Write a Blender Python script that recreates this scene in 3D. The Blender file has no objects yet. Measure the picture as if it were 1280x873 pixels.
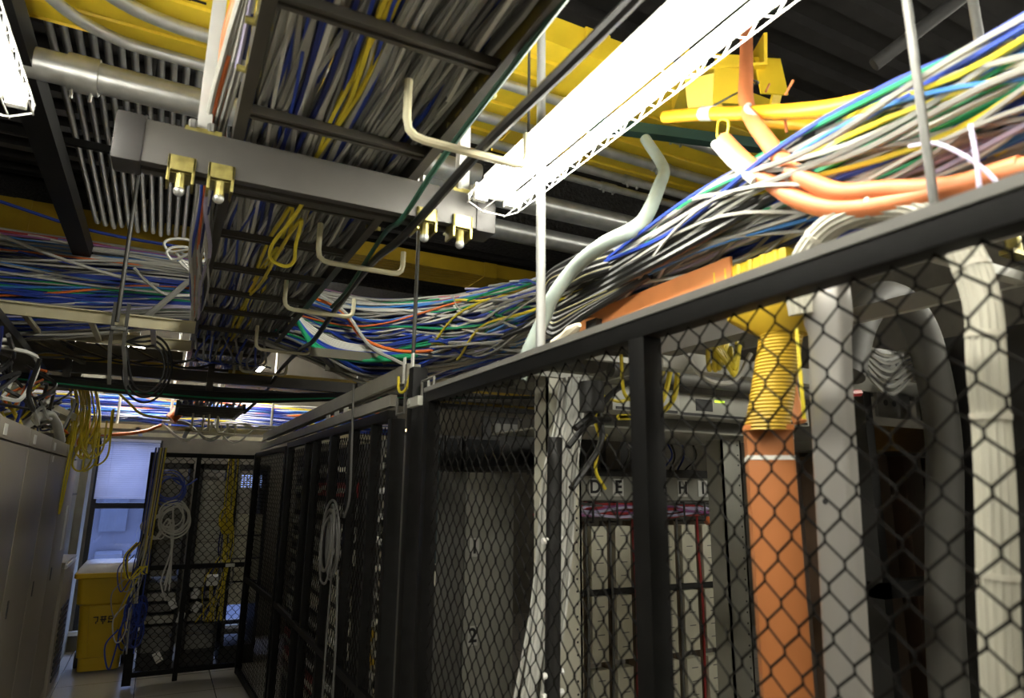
import bpy, bmesh, math, random
from mathutils import Vector, Matrix
SC = bpy.context.scene
COL = SC.collection
PI = math.pi

# ------------------------------------------------------------------ materials
MATS = {}
def mat(name, rgb, rough=0.5, metal=0.0, var=0.12, scale=6.0, bump=0.0, emit=None, stretch=None, spec=None):
    if name in MATS: return MATS[name]
    m = bpy.data.materials.new(name); m.use_nodes = True
    nt = m.node_tree; N = nt.nodes; L = nt.links
    b = N['Principled BSDF']
    b.inputs['Roughness'].default_value = rough
    b.inputs['Metallic'].default_value = metal
    if spec is not None: b.inputs['Specular IOR Level'].default_value = spec
    if emit:
        b.inputs['Base Color'].default_value = (*rgb, 1)
        b.inputs['Emission Color'].default_value = (*emit[0], 1)
        b.inputs['Emission Strength'].default_value = emit[1]
    else:
        tc = N.new('ShaderNodeTexCoord'); nz = N.new('ShaderNodeTexNoise'); mp = N.new('ShaderNodeMapping')
        L.new(tc.outputs['Object'], mp.inputs['Vector']); L.new(mp.outputs['Vector'], nz.inputs['Vector'])
        if stretch: mp.inputs['Scale'].default_value = stretch
        nz.inputs['Scale'].default_value = scale; nz.inputs['Detail'].default_value = 4
        cr = N.new('ShaderNodeValToRGB')
        cr.color_ramp.elements[0].position = 0.3; cr.color_ramp.elements[1].position = 0.7
        cr.color_ramp.elements[0].color = (*[max(0, c*(1-var)) for c in rgb], 1)
        cr.color_ramp.elements[1].color = (*[min(1, c*(1+var)) for c in rgb], 1)
        L.new(nz.outputs['Fac'], cr.inputs['Fac']); L.new(cr.outputs['Color'], b.inputs['Base Color'])
        if bump:
            bp = N.new('ShaderNodeBump'); bp.inputs['Strength'].default_value = bump; bp.inputs['Distance'].default_value = 0.02
            L.new(nz.outputs['Fac'], bp.inputs['Height']); L.new(bp.outputs['Normal'], b.inputs['Normal'])
    MATS[name] = m
    return m

# colours of cables
CAB = {
 'white':  mat('white jacket', (.56,.56,.52), .45),
 'grey':   mat('grey jacket', (.31,.31,.285), .45),
 'dark_grey': mat('dark grey jacket', (.13,.13,.125), .45),
 'blue':   mat('blue jacket', (.022,.055,.36), .4),
 'sky_blue': mat('sky blue jacket', (.05,.2,.55), .4),
 'navy':   mat('navy jacket', (.012,.022,.14), .4),
 'green':  mat('green jacket', (.015,.28,.12), .4),
 'yellow': mat('yellow jacket', (.74,.6,.04), .4),
 'orange': mat('orange jacket', (.7,.16,.03), .4),
 'red':    mat('red jacket', (.35,.03,.03), .4),
 'purple': mat('purple jacket', (.3,.1,.28), .4),
 'black':  mat('black jacket', (.014,.014,.014), .35),
 'lavender': mat('lavender jacket', (.5,.47,.66), .4),
}
M_BRONZE = mat('bronze painted steel', (.07,.064,.053), .42, .2, .15)
M_GREYSTEEL = mat('grey painted steel', (.065,.061,.055), .5, .1, .1)
M_CAP = mat('dark grey plastic', (.035,.033,.032), .5)
M_ZINC = mat('yellow zinc plate', (.36,.31,.1), .4, .6, .4, 30)
M_GALV = mat('galvanised steel', (.44,.45,.44), .36, .7, .18, 14)
M_GALVD = mat('dull conduit steel', (.075,.075,.07), .45, .1, .2, 14)
M_CREAM = mat('cream enamel', (.62,.58,.4), .4)
M_BLACKP = mat('black painted steel', (.006,.006,.006), .5, 0, .3, 20, spec=.15)
M_WIRE = mat('black coated wire', (.005,.0045,.004), .6, 0, spec=.1)
M_WHITEM = mat('white enamel', (.8,.8,.77), .4)
M_CEIL = mat('black sprayed ceiling', (.022,.021,.020), .9, 0, .7, 45, 1.0)
M_CEILP = mat('black painted deck', (.016,.015,.014), .7, 0, .3, 8)
M_WALL = mat('dark beige wall paint', (.17,.155,.125), .8)
M_FLOOR = None
M_YEL = mat('yellow raceway plastic', (.8,.57,.03), .38)
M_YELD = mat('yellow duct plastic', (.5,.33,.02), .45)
M_ORA = mat('orange duct plastic', (.7,.25,.07), .45)
M_ORAI = mat('salmon innerduct', (.62,.2,.075), .42)
M_AMB = mat('amber innerduct', (.85,.4,.02), .38)
M_PALE = mat('pale green flexible conduit', (.32,.38,.345), .5)
M_BEIGE = mat('beige cabinet steel', (.36,.325,.265), .5, .05, .07, 2)
M_LGREY = mat('light grey steel', (.42,.42,.37), .45, .1, .08, 3)
M_IVORY = mat('ivory plastic', (.76,.74,.6), .5)
M_TEAL = mat('dark teal steel', (.012,.035,.042), .5)
M_DARK = mat('charcoal steel', (.03,.03,.03), .5, .2)
M_MIDG = mat('mid grey steel', (.16,.158,.145), .5, .1)
M_SHINY = mat('brushed bare metal', (.46,.445,.42), .28, .6, .1, 4, 0, None, (1,1,.05))
M_PAPER = mat('white paper label', (.78,.78,.74), .7)
M_INK = mat('black ink', (.01,.01,.01), .6)
M_BLUEW = mat('blue enamel', (.03,.06,.16), .5)
M_GLOVE = mat('cream cloth', (.75,.68,.52), .8)
M_HOSE = mat('grey taped bundle', (.44,.425,.35), .55, 0, .12, 40, 0, None, (1,1,.05))
M_HOSED = mat('dark ribbed hose', (.09,.088,.08), .6)

NICE = {'white':'white','grey':'grey','dark_grey':'dark grey','blue':'blue','sky_blue':'sky blue','navy':'navy','green':'green','yellow':'yellow','orange':'orange','red':'red','purple':'purple','black':'black','lavender':'lavender'}
# ------------------------------------------------------------------ geometry
def V(*a): return Vector(a)
class G:
    def __init__(s): s.v = []; s.f = []
    def box(s, c, d, rot=None):
        hx, hy, hz = d[0]/2, d[1]/2, d[2]/2
        b = len(s.v); c = Vector(c)
        for x, y, z in ((-hx,-hy,-hz),(hx,-hy,-hz),(hx,hy,-hz),(-hx,hy,-hz),(-hx,-hy,hz),(hx,-hy,hz),(hx,hy,hz),(-hx,hy,hz)):
            p = Vector((x,y,z))
            if rot: p = rot @ p
            s.v.append(c+p)
        for q in ((3,2,1,0),(4,5,6,7),(0,1,5,4),(1,2,6,5),(2,3,7,6),(3,0,4,7)): s.f.append(tuple(b+i for i in q))
        return s
    def span(s, a, b):
        a = Vector(a); b = Vector(b)
        return s.box((a+b)/2, [abs(x) for x in (b-a)])
    def tube(s, pts, r, n=6, caps=True, rs=None, square=False, up=None):
        pts = [Vector(p) for p in pts]
        m = len(pts)
        if m < 2: return s
        T = []
        for i in range(m):
            t = pts[min(i+1,m-1)] - pts[max(i-1,0)]
            if t.length < 1e-9: t = Vector((0,0,1))
            T.append(t.normalized())
        u = Vector(up) if up else (Vector((0,0,1)) if abs(T[0].z) < .9 else Vector((1,0,0)))
        nrm = (u - T[0]*u.dot(T[0])).normalized()
        b = len(s.v)
        off = PI/n if square else 0
        for i in range(m):
            nrm = (nrm - T[i]*nrm.dot(T[i]))
            if nrm.length < 1e-6: nrm = T[i].orthogonal()
            nrm.normalize(); bi = T[i].cross(nrm)
            rr = rs[i] if rs else r
            for k in range(n):
                a = 2*PI*k/n + off
                s.v.append(pts[i] + nrm*(math.cos(a)*rr) + bi*(math.sin(a)*rr))
        for i in range(m-1):
            for k in range(n):
                k2 = (k+1) % n
                s.f.append((b+i*n+k, b+i*n+k2, b+(i+1)*n+k2, b+(i+1)*n+k))
        if caps:
            s.f.append(tuple(b+k for k in range(n))[::-1]); s.f.append(tuple(b+(m-1)*n+k for k in range(n)))
        return s
    def beam(s, p0, p1, w, h, up=(0,0,1)):
        """rectangular bar from p0 to p1, w across, h along up"""
        p0 = Vector(p0); p1 = Vector(p1); t = (p1-p0).normalized(); u = Vector(up)
        if abs(t.dot(u)) > .95: u = Vector((0,1,0))
        side = t.cross(u).normalized(); u = side.cross(t)
        b = len(s.v)
        for p in (p0, p1):
            for a, c in ((-1,-1),(1,-1),(1,1),(-1,1)): s.v.append(p + side*(a*w/2) + u*(c*h/2))
        for q in ((3,2,1,0),(4,5,6,7),(0,1,5,4),(1,2,6,5),(2,3,7,6),(3,0,4,7)): s.f.append(tuple(b+i for i in q))
        return s
    def sweep(s, prof, p0, p1, up=(0,0,1), closed=True):
        """extrude a 2-D profile [(side, up)] from p0 to p1"""
        p0 = Vector(p0); p1 = Vector(p1); t = (p1-p0).normalized(); u = Vector(up)
        side = t.cross(u).normalized(); u = side.cross(t)
        b = len(s.v); n = len(prof)
        for p in (p0, p1):
            for a, c in prof: s.v.append(p + side*a + u*c)
        for k in range(n if closed else n-1):
            k2 = (k+1) % n; s.f.append((b+k, b+k2, b+n+k2, b+n+k))
        if closed:
            s.f.append(tuple(b+k for k in range(n))[::-1]); s.f.append(tuple(b+n+k for k in range(n)))
        return s
    def rings(s, R, caps=True):
        b = len(s.v); n = len(R[0])
        for r in R: s.v += [Vector(p) for p in r]
        for i in range(len(R)-1):
            for k in range(n):
                k2 = (k+1) % n; s.f.append((b+i*n+k, b+i*n+k2, b+(i+1)*n+k2, b+(i+1)*n+k))
        if caps:
            s.f.append(tuple(b+k for k in range(n))[::-1]); s.f.append(tuple(b+(len(R)-1)*n+k for k in range(n)))
        return s
    def cyl(s, p0, p1, r, n=16): return s.tube([p0, p1], r, n)
    def ball(s, c, r, n=10):
        c = Vector(c); R = []
        for i in range(1, n):
            a = PI*i/n
            R.append([c + Vector((math.sin(a)*math.cos(2*PI*k/n)*r, math.sin(a)*math.sin(2*PI*k/n)*r, -math.cos(a)*r)) for k in range(n)])
        return s.rings(R)
WL = {}
def link(name, g, m, smooth=True, bevel=0.0):
    me = bpy.data.meshes.new(name)
    me.from_pydata([tuple(p) for p in g.v], [], g.f); me.update()
    bm = bmesh.new(); bm.from_mesh(me)
    bmesh.ops.recalc_face_normals(bm, faces=bm.faces)
    if bevel:
        es = [e for e in bm.edges if len(e.link_faces) == 2 and e.calc_face_angle(0) > .6]
        bmesh.ops.bevel(bm, geom=es, offset=bevel, segments=2, affect='EDGES', profile=.7)
    bm.to_mesh(me); bm.free()
    if smooth:
        for p in me.polygons: p.use_smooth = True
        try: me.set_sharp_from_angle(angle=math.radians(38))
        except Exception: pass
    me.materials.append(m)
    o = bpy.data.objects.new(name, me); COL.objects.link(o)
    return o
def shift(g, off):
    h = G(); h.f = g.f; h.v = [p - off for p in g.v]; return h
def part(name, g, m, parent, label=None, smooth=True, bevel=0.0, kind=None):
    off = WL[parent.name]
    o = link(name, shift(g, off), m, smooth, bevel); o.parent = parent
    WL[o.name] = off
    if label: o['label'] = label
    if kind: o['kind'] = kind
    return o
def tags(o, label, cat, group=None, kind=None):
    o['label'] = label; o['category'] = cat
    if group: o['group'] = group
    if kind: o['kind'] = kind
    return o
def solo(name, g, m, label, cat, group=None, kind=None, smooth=True, bevel=0.0):
    lo = [min(p[i] for p in g.v) for i in range(3)]; hi = [max(p[i] for p in g.v) for i in range(3)]
    off = Vector(((lo[0]+hi[0])/2, (lo[1]+hi[1])/2, lo[2]))
    o = link(name, shift(g, off), m, smooth, bevel); o.location = off; WL[o.name] = off
    return tags(o, label, cat, group, kind)
def thing(name, loc, label, cat, group=None):
    o = bpy.data.objects.new(name, None); COL.objects.link(o); o.location = loc
    o.empty_display_size = .1
    WL[o.name] = Vector(loc)
    return tags(o, label, cat, group)
def struct(name, g, m, smooth=False, bevel=0.0, label=None):
    o = link(name, g, m, smooth, bevel); WL[o.name] = Vector((0,0,0)); o['kind'] = 'structure'
    if label: o['label'] = label
    return o
def cr(P, n=8):
    """Catmull-Rom through the points"""
    P = [Vector(p) for p in P]
    Q = [P[0]*2-P[1]] + P + [P[-1]*2-P[-2]]
    out = []
    for i in range(1, len(Q)-2):
        a, b, c, d = Q[i-1], Q[i], Q[i+1], Q[i+2]
        for k in range(n):
            t = k/n
            out.append(0.5*((2*b) + (c-a)*t + (2*a-5*b+4*c-d)*t*t + (3*b-a-3*c+d)*t**3))
    out.append(P[-1]); return out
def cr1(xs, t):
    """Catmull-Rom on scalars, t in 0..len-1"""
    n = len(xs); i = min(int(t), n-2); f = t-i
    a = xs[max(i-1,0)]; b = xs[i]; c = xs[i+1]; d = xs[min(i+2,n-1)]
    return 0.5*((2*b)+(c-a)*f+(2*a-5*b+4*c-d)*f*f+(3*b-a-3*c+d)*f**3)
def walk(rng, n, amp):
    return [rng.uniform(-amp, amp) for _ in range(n)]
def text_mesh(name, s, size, m, parent, origin, xdir, ydir, depth=.001):
    cu = bpy.data.curves.new(name, 'FONT'); cu.body = s; cu.size = size; cu.extrude = depth; cu.align_x = 'CENTER'; cu.align_y = 'CENTER'; cu.offset = size*.025
    tmp = bpy.data.objects.new('tmp', cu); COL.objects.link(tmp)
    bpy.context.view_layer.update()
    me = bpy.data.meshes.new_from_object(tmp.evaluated_get(bpy.context.evaluated_depsgraph_get()))
    bpy.data.objects.remove(tmp)
    x = Vector(xdir).normalized(); y = Vector(ydir).normalized(); z = x.cross(y)
    R = Matrix((x, y, z)).transposed()
    off = WL[parent.name]
    for v in me.vertices: v.co = R @ v.co + Vector(origin) - off
    me.materials.clear(); me.materials.append(m); me.name = name
    o = bpy.data.objects.new(name, me); COL.objects.link(o); o.parent = parent; WL[o.name] = off
    return o

def cable(pts, r, col, label, group=None, n=5, name=None):
    name = name or ('fibre_cable' if col in ('yellow','orange') else 'data_cable')
    return solo(name, G().tube(pts, r, n), CAB[col], label, 'cable', group)
# ------------------------------------------------------------------ camera (eye height 1.7 m, looking up and to the right of the aisle)
f_px = 827.37
cam = bpy.data.cameras.new('camera'); co = bpy.data.objects.new('camera', cam); COL.objects.link(co)
vy = Vector((200-640, -(605-426.5), -f_px)).normalized(); vz = Vector((684-640, -(-3300-426.5), -f_px)).normalized()
vx = vy.cross(vz)
R = Matrix((vx, vy, vz))
co.matrix_world = Matrix.Translation((0,0,1.7)) @ R.to_4x4()
cam.sensor_width = 36; cam.lens = f_px/1280*36; cam.shift_y = -10/1280
cam.clip_start = .02
cam.dof.use_dof = True; cam.dof.focus_distance = 4.6; cam.dof.aperture_fstop = 3.2
SC.camera = co
# ------------------------------------------------------------------ the room
def floor_mat():
    m = bpy.data.materials.new('pale vinyl raised floor'); m.use_nodes = True
    nt = m.node_tree; N = nt.nodes; L = nt.links; b = N['Principled BSDF']
    tc = N.new('ShaderNodeTexCoord'); br = N.new('ShaderNodeTexBrick')
    L.new(tc.outputs['Object'], br.inputs['Vector'])
    br.offset = 0; br.inputs['Scale'].default_value = 1; br.inputs['Brick Width'].default_value = .6; br.inputs['Row Height'].default_value = .6
    br.inputs['Mortar Size'].default_value = .004
    br.inputs['Color1'].default_value = (.5,.47,.42,1); br.inputs['Color2'].default_value = (.46,.435,.39,1); br.inputs['Mortar'].default_value = (.12,.11,.1,1)
    L.new(br.outputs['Color'], b.inputs['Base Color']); b.inputs['Roughness'].default_value = .22
    return m
struct('floor', G().span((-3.2,-4,-.1),(7,9.5,0)), floor_mat())
struct('ceiling', G().span((-3.2,-4,4.6),(7,9.5,4.7)), M_CEILP)
struct('wall_left', G().span((-3.3,-4,0),(-3.2,9.5,4.6)), M_WALL)
struct('wall_right', G().span((7,-4,0),(7.1,9.5,4.6)), M_WALL)
struct('wall_back', G().span((-3.2,-4.1,0),(7,-4,4.6)), M_WALL)
# far wall with the tall window opening and an added low one
WY = 8.6
g = G()
WX0, WX1, WZ0, WZ1 = -.64, -.02, .2, 2.18
UX0, UX1, UZ0, UZ1 = .45, 1.05, .15, .62
g.span((-3.2,WY,0),(WX0,WY+.15,4.6)); g.span((WX0,WY,WZ1),(WX1,WY+.15,4.6)); g.span((WX0,WY,0),(WX1,WY+.15,WZ0))
g.span((WX1,WY,0),(UX0,WY+.15,4.6)); g.span((UX0,WY,UZ1),(UX1,WY+.15,4.6)); g.span((UX0,WY,0),(UX1,WY+.15,UZ0)); g.span((UX1,WY,0),(7,WY+.15,4.6))
struct('wall_far', g, M_WALL)
def glass_mat():
    m = bpy.data.materials.new('window glass'); m.use_nodes = True
    n = m.node_tree; n.nodes.remove(n.nodes['Principled BSDF'])
    t = n.nodes.new('ShaderNodeBsdfTransparent'); t.inputs['Color'].default_value = (.86,.9,.98,1)
    g = n.nodes.new('ShaderNodeBsdfGlossy'); g.inputs['Roughness'].default_value = .02
    x = n.nodes.new('ShaderNodeMixShader'); x.inputs['Fac'].default_value = .06
    n.links.new(t.outputs[0], x.inputs[1]); n.links.new(g.outputs[0], x.inputs[2]); n.links.new(x.outputs[0], n.nodes['Material Output'].inputs['Surface'])
    return m
M_GLASS = glass_mat()
def window(n, x0, x1, z0, z1, mid):
    fr = G(); t = .045
    y0, y1 = WY+.02, WY+.09
    fr.span((x0,y0,z0),(x0+t,y1,z1)); fr.span((x1-t,y0,z0),(x1,y1,z1)); fr.span((x0+t,y0,z0),(x1-t,y1,z0+t)); fr.span((x0+t,y0,z1-t),(x1-t,y1,z1))
    if mid: fr.span((x0+t,y0-.01,mid-.03),(x1-t,y1,mid+.03))
    w = struct('window_%d' % n, fr, M_DARK)
    part('window_pane', G().span((x0+t,WY+.05,z0+t),(x1-t,WY+.056,z1-t)), M_GLASS, w, smooth=False)
    part('window_sill', G().span((x0-.03,WY-.05,z0-.04),(x1+.03,WY+.02,z0)), M_WHITEM, w)
window(1, WX0, WX1, WZ0, WZ1, 1.46)
window(2, UX0, UX1, UZ0, UZ1, None)  # added low window, stands in for daylight reflected on the floor
struct('trim_1', G().span((-.86,8.2,0),(WX0-.03,WY,4.6)), mat('pale green grey paint', (.3,.29,.235), .7), label='grey green wall pier beside the window')
# blind half way down the tall window
bl = thing('window_blind', (-.33,WY-.03,1.5), 'white slatted blind lowered over the upper half of the tall window', 'blind')
g = G()
for k in range(26):
    z = 1.56 + k*.023
    g.box((-.33, WY-.035, z), (.57,.025,.0012), Matrix.Rotation(math.radians(62),3,'X'))
M_SLAT = mat('white blind slat', (.85,.85,.9), .5)
_n = M_SLAT.node_tree; _tr = _n.nodes.new('ShaderNodeBsdfTranslucent'); _tr.inputs['Color'].default_value = (.85,.85,.92,1)
_mx = _n.nodes.new('ShaderNodeMixShader'); _mx.inputs['Fac'].default_value = .55
_n.links.new(_n.nodes['Principled BSDF'].outputs[0], _mx.inputs[1]); _n.links.new(_tr.outputs[0], _mx.inputs[2])
_n.links.new(_mx.outputs[0], _n.nodes['Material Output'].inputs['Surface'])
part('slats', g, M_SLAT, bl, smooth=False)
part('bottom_rail', G().box((-.33,WY-.035,1.54),(.57,.024,.014)), M_SLAT, bl)
part('head_rail', G().box((-.33,WY-.035,2.165),(.58,.04,.03)), M_SLAT, bl)
for x in (-.5,-.16): part('lift_cord', G().tube([(x,WY-.052,2.15),(x,WY-.052,1.54)],.0015,4), M_SLAT, bl)
# building across the street, seen through the window
bd = thing('office_building', (-1.5,17,-6), 'pale office building with rows of windows across the street, seen through the window', 'building')
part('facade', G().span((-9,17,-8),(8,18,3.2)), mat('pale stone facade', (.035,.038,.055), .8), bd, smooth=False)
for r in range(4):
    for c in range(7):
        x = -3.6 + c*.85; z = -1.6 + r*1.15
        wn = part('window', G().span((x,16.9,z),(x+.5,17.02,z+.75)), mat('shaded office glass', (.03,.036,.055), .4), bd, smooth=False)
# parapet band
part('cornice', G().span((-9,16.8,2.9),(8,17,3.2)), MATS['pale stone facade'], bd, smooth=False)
# ceiling framing: dark beams and struts
struct('ceiling_beam', G().span((-3.2,7.4,4.0),(7,7.65,4.6)).span((-3.2,7.3,3.95),(7,7.75,4.01)), M_CEIL)
g = G()
for k in range(46): g.span((-3.2,-3.8+k*.28,4.52),(7,-3.7+k*.28,4.6))
struct('ceiling_deck', g, M_CEILP)
solo('steel_beam', G().span((1.2,3.5,3.28),(3.6,3.62,3.75)).span((1.2,3.4,3.2),(3.6,3.72,3.29)), M_CEIL, 'black beam with rough sprayed fireproofing behind the lamp end', 'beam')
for a, b, lab in (((1.9,1.15,3.05),(3.3,-.6,4.5),'thin grey ceiling strut rising to the top edge beside the yellow fitting'),
                  ((1.6,.2,3.5),(4.2,1.6,4.1),'dark ceiling pipe running away above the thick amber conduit'),
                  ((2.2,.2,4.0),(4.6,1.4,4.45),'dimmer ceiling pipe high in the black corner')):
    solo('ceiling_pipe', G().cyl(a,b,.022,12), M_DARK, lab, 'pipe')
# black struts on the left side, running along the aisle
solo('ceiling_strut', G().sweep([(-.05,-.05),(.05,-.05),(.05,.05),(.035,.05),(.035,-.035),(-.035,-.035),(-.035,.05),(-.05,.05)], (-.62,1.6,3.2),(-.62,5.7,3.2)), M_BLACKP, 'black perforated ceiling strut running away under the left lamp', 'strut')
solo('ceiling_strut', G().sweep([(-.04,-.04),(.04,-.04),(.04,.04),(-.04,.04)], (-1.25,3,3.4),(-1.25,5.7,3.4)), M_BLACKP, 'black ceiling strut at the left edge, parallel to the perforated one', 'strut')
solo('ceiling_strut', G().sweep([(-.012,-.02),(.012,-.02),(.012,.02),(-.012,.02)], (-1.7,4.0,3.5),(.05,4.0,3.5)), M_BLACKP, 'black cross strut below the row of ceiling conduits', 'strut')
# conduits running along the ceiling
rg = random.Random(4)
for k in range(15):
    x = -.74 + k*.062
    g = G().tube(cr([(x,1.5,3.92),(x,4.0,3.92),(x,5.8,3.92),(x,6.4+.05*(k%3),3.92),(x,6.58,3.98),(x,6.62,4.15),(x,6.62,4.5)],6), .019, 10)
    g.box((x,3.3,3.94),(.045,.03,.03))
    solo('ceiling_conduit', g, M_GALVD, 'thin steel conduit in the row running under the black ceiling at upper left', 'conduit', 'row of steel conduits under the ceiling')
# wide yellow raceways
def raceway(x0, x1, y0, y1, z0, z1, label, m=M_YEL):
    t = thing('raceway', ((x0+x1)/2,(y0+y1)/2,z0), label, 'cable raceway')
    g = G(); n = 7; w = (y1-y0)/n
    prof = []
    for k in range(n):       # ribbed underside
        a = -(y1-y0)/2 + k*w
        prof += [(a, 0), (a+w*.82, 0), (a+w*.86, .012), (a+w*.96, .012)]
    prof += [((y1-y0)/2, 0), ((y1-y0)/2, z1-z0), ((y1-y0)/2-.012, z1-z0), ((y1-y0)/2-.012, .025), (-(y1-y0)/2+.012, .025), (-(y1-y0)/2+.012, z1-z0), (-(y1-y0)/2, z1-z0)]
    g.sweep([(-a, b) for a, b in prof], (x0,(y0+y1)/2,z0), (x1,(y0+y1)/2,z0))
    part('trough', g, m, t, smooth=False)
    for k in range(int((x1-x0)/1.3)+1):
        x = x0+.3+k*1.3
        part('joint_collar', G().sweep([(-(y1-y0)/2-.012,z1-z0),(-(y1-y0)/2-.012,-.012),((y1-y0)/2+.012,-.012),((y1-y0)/2+.012,z1-z0),((y1-y0)/2+.004,z1-z0),((y1-y0)/2+.004,-.004),(-(y1-y0)/2-.004,-.004),(-(y1-y0)/2-.004,z1-z0)],(x,(y0+y1)/2,z0),(x+.12,(y0+y1)/2,z0)), m, t)
    return t
rw = raceway(-1.4, .95, 1.95, 2.75, 3.4, 3.52, 'wide yellow raceway overhead, behind the ladder tray at top left')
g = G()   # illegible worn print on the underside
for k, w in enumerate((.012,.03,.02,.012,.03,.012,.02,.03,.06)): g.box((-.36+.036*k,2.36+.004*(k%2),3.3985),(w,.012,.002))
g.box((-.22,2.362,3.3986),(.32,.003,.0015))
part('worn_print', g, M_INK, rw, smooth=False)
rw2 = raceway(1.02, 2.95, 1.95, 2.8, 3.4, 3.52, 'wide yellow raceway overhead, behind the bright tube lamp')
raceway(-3.0, .6, 6.85, 7.25, 3.86, 4.15, 'dim yellow raceway far behind the left cable bundle', M_YELD)
raceway(.7, 6.0, 5.0, 5.4, 3.5, 3.62, 'dim yellow raceway far behind the sagging cables at the centre', M_YELD)
raceway(-3.0, .05, 6.6, 6.9, 2.66, 2.76, 'low yellow duct showing under the left cable bundle', M_YELD)
raceway(.45, 4.2, 6.6, 6.9, 2.62, 2.74, 'low yellow duct showing under the central cable bundle', M_YELD)
# yellow drop fitting with flaps over the end of the raceway
ft = thing('raceway_fitting', (1.75,1.55,3.15), 'yellow open-jawed raceway fitting with the salmon tube rising into it', 'fitting')
def flap(cx, cy, cz, w, h, ang, tilt):
    Rm = Matrix.Rotation(ang,3,'Z') @ Matrix.Rotation(tilt,3,'X')
    return G().box((cx,cy,cz),(w,.008,h),Rm)
for i, a in enumerate(((1.66,1.52,3.14,.13,.17,-.4,.3),(1.79,1.46,3.16,.1,.17,-.4,-.2),(1.86,1.5,3.12,.09,.14,.5,.3),(1.6,1.6,3.1,.12,.14,-.9,.5))):
    part('flap', flap(*a), M_YEL, ft, smooth=False)
part('spout', G().sweep([(-.14,-.05),(.14,-.05),(.14,.06),(.128,.06),(.128,-.04),(-.128,-.04),(-.128,.06),(-.14,.06)],(1.62,1.5,3.22),(1.95,1.95,3.38)), M_YEL, ft, smooth=False)
# galvanised conduits crossing under the raceways
def conduit(name, pts, r, label, group=None, m=M_GALV, couplings=()):
    t = thing(name, pts[len(pts)//2], label, 'conduit', group)
    part('pipe', G().tube(cr(pts,8), r, 14), m, t)
    for c in couplings:
        p = Vector(c); part('coupling', G().cyl(p-V(.05,0,0), p+V(.05,0,0), r*1.2, 14).cyl(p-V(.03,0,r*1.1),p-V(.03,0,r*1.8),.006,8).cyl(p+V(.03,0,-r*1.1),p+V(.03,0,-r*1.8),.006,8), m, t)
    return t
conduit('conduit', [(-.62,2.2,3.3),(-.5,2.45,3.3),(-.35,2.57,3.3),(-.1,2.6,3.3),(.9,2.6,3.3),(2.9,2.6,3.3)], .022, 'curving steel conduit, lower of the pair below the yellow raceway at top left', None, M_GALV, ((2.05,2.6,3.3),))
conduit('conduit', [(-.5,2.1,3.33),(-.38,2.33,3.33),(-.2,2.43,3.33),(.1,2.45,3.33),(.9,2.45,3.33),(2.9,2.45,3.33)], .026, 'curving steel conduit, upper of the pair against the yellow raceway at top left', None, M_GALV, ((2.12,2.45,3.33),))
conduit('conduit', [(1.1,2.72,3.3),(2,2.72,3.3),(3.2,2.72,3.3)], .02, 'steel conduit nearest the lamp end, below the right yellow raceway', None, M_GALV, ((1.98,2.72,3.3),))
conduit('conduit', [(1.0,2.2,3.34),(2,2.2,3.34),(3.2,2.2,3.34)], .022, 'single steel conduit across the middle of the right yellow raceway', None, M_GALV, ((2.0,2.2,3.34),))
conduit('main_conduit', [(-1.4,2.7,3.19),(0,2.7,3.19),(1.2,2.7,3.17)], .058, 'thick steel pipe with a bolted coupling at upper left', None, M_GALV, ((-.42,2.7,3.19),))
conduit('main_conduit', [(1.0,2.95,3.22),(1.7,2.95,3.22),(2.35,2.95,3.22),(2.6,3.0,3.22)], .06, 'thick steel pipe, upper of the pair under the tube lamp end', None, M_GALV)
conduit('main_conduit', [(1.0,3.1,3.1),(1.7,3.1,3.1),(2.35,3.1,3.1),(2.6,3.15,3.1)], .055, 'thick steel pipe, lower of the pair under the tube lamp end', None, M_GALV)
solo('ceiling_strut', G().beam((1.35,2.25,3.28),(3.3,1.75,3.3),.05,.05), mat('dark green steel',(.03,.075,.06),.5,.2), 'dark green strut slanting under the right yellow raceway', 'strut')
# ------------------------------------------------------------------ strip lamps
LAMP = 34.0
M_TUBE = mat('lit fluorescent tube', (1,1,1), emit=((1,.965,.84), LAMP))
M_REFL = mat('white lamp reflector', (.85,.85,.83), .5)
def strip_lamp(x, y0, y1, z, label, guard=True, group=None):
    t = thing('strip_lamp', (x,(y0+y1)/2,z), label, 'lamp', group)
    hw = .085
    part('housing', G().sweep([(-.03,-.01),(.03,-.01),(.042,.02),(.042,.075),(-.042,.075),(-.042,.02)],(x,y0,z),(x,y1,z)), M_WHITEM, t, smooth=False)
    for s in (-1,1):
        part('tube', G().cyl((x+s*.066,y0+.03,z-.012),(x+s*.066,y1-.03,z-.012),.019,14), M_TUBE, t)
        for y in (y0+.012, y1-.012):
            part('lamp_holder', G().span((x+s*.036,y-.012,z-.03),(x+s*.082,y+.012,z+.03)), M_WHITEM, t)
    if guard:
        g = G(); zz = z-.055; w = hw+.012
        P = [(-w,-.005),(-w,-.035),(-.045,-.06),(.045,-.06),(w,-.035),(w,-.005)]
        for a, b in P: g.tube([(x+a,y0-.01,z+b),(x+a,y1+.01,z+b)], .0022, 5)
        n = int((y1-y0)/.075)
        for i in range(n+1):
            y = y0 + (y1-y0)*i/n
            if i in (0, n) or i % 4 == 0: g.tube([(x+a,y,z+b) for a,b in P], .0022, 5)
        for s in (-1,1):
            zig = []
            for i in range(2*n+1):
                y = y0 + (y1-y0)*i/(2*n)
                zig.append((x+s*w, y, z-.005) if i % 2 else (x+s*w, y, z-.035))
            g.tube(zig, .002, 5)
        part('wire_guard', g, M_WHITEM, t)
    for y in (y0+.25, y1-.25):
        part('hanger_rod', G().cyl((x,y,z+.075),(x,y,4.55),.005,8), M_GALVD, t)
    return t
strip_lamp(.935, -.48, 1.96, 2.70, 'bright twin tube strip lamp in a white wire guard, right of the ladder tray')
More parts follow.
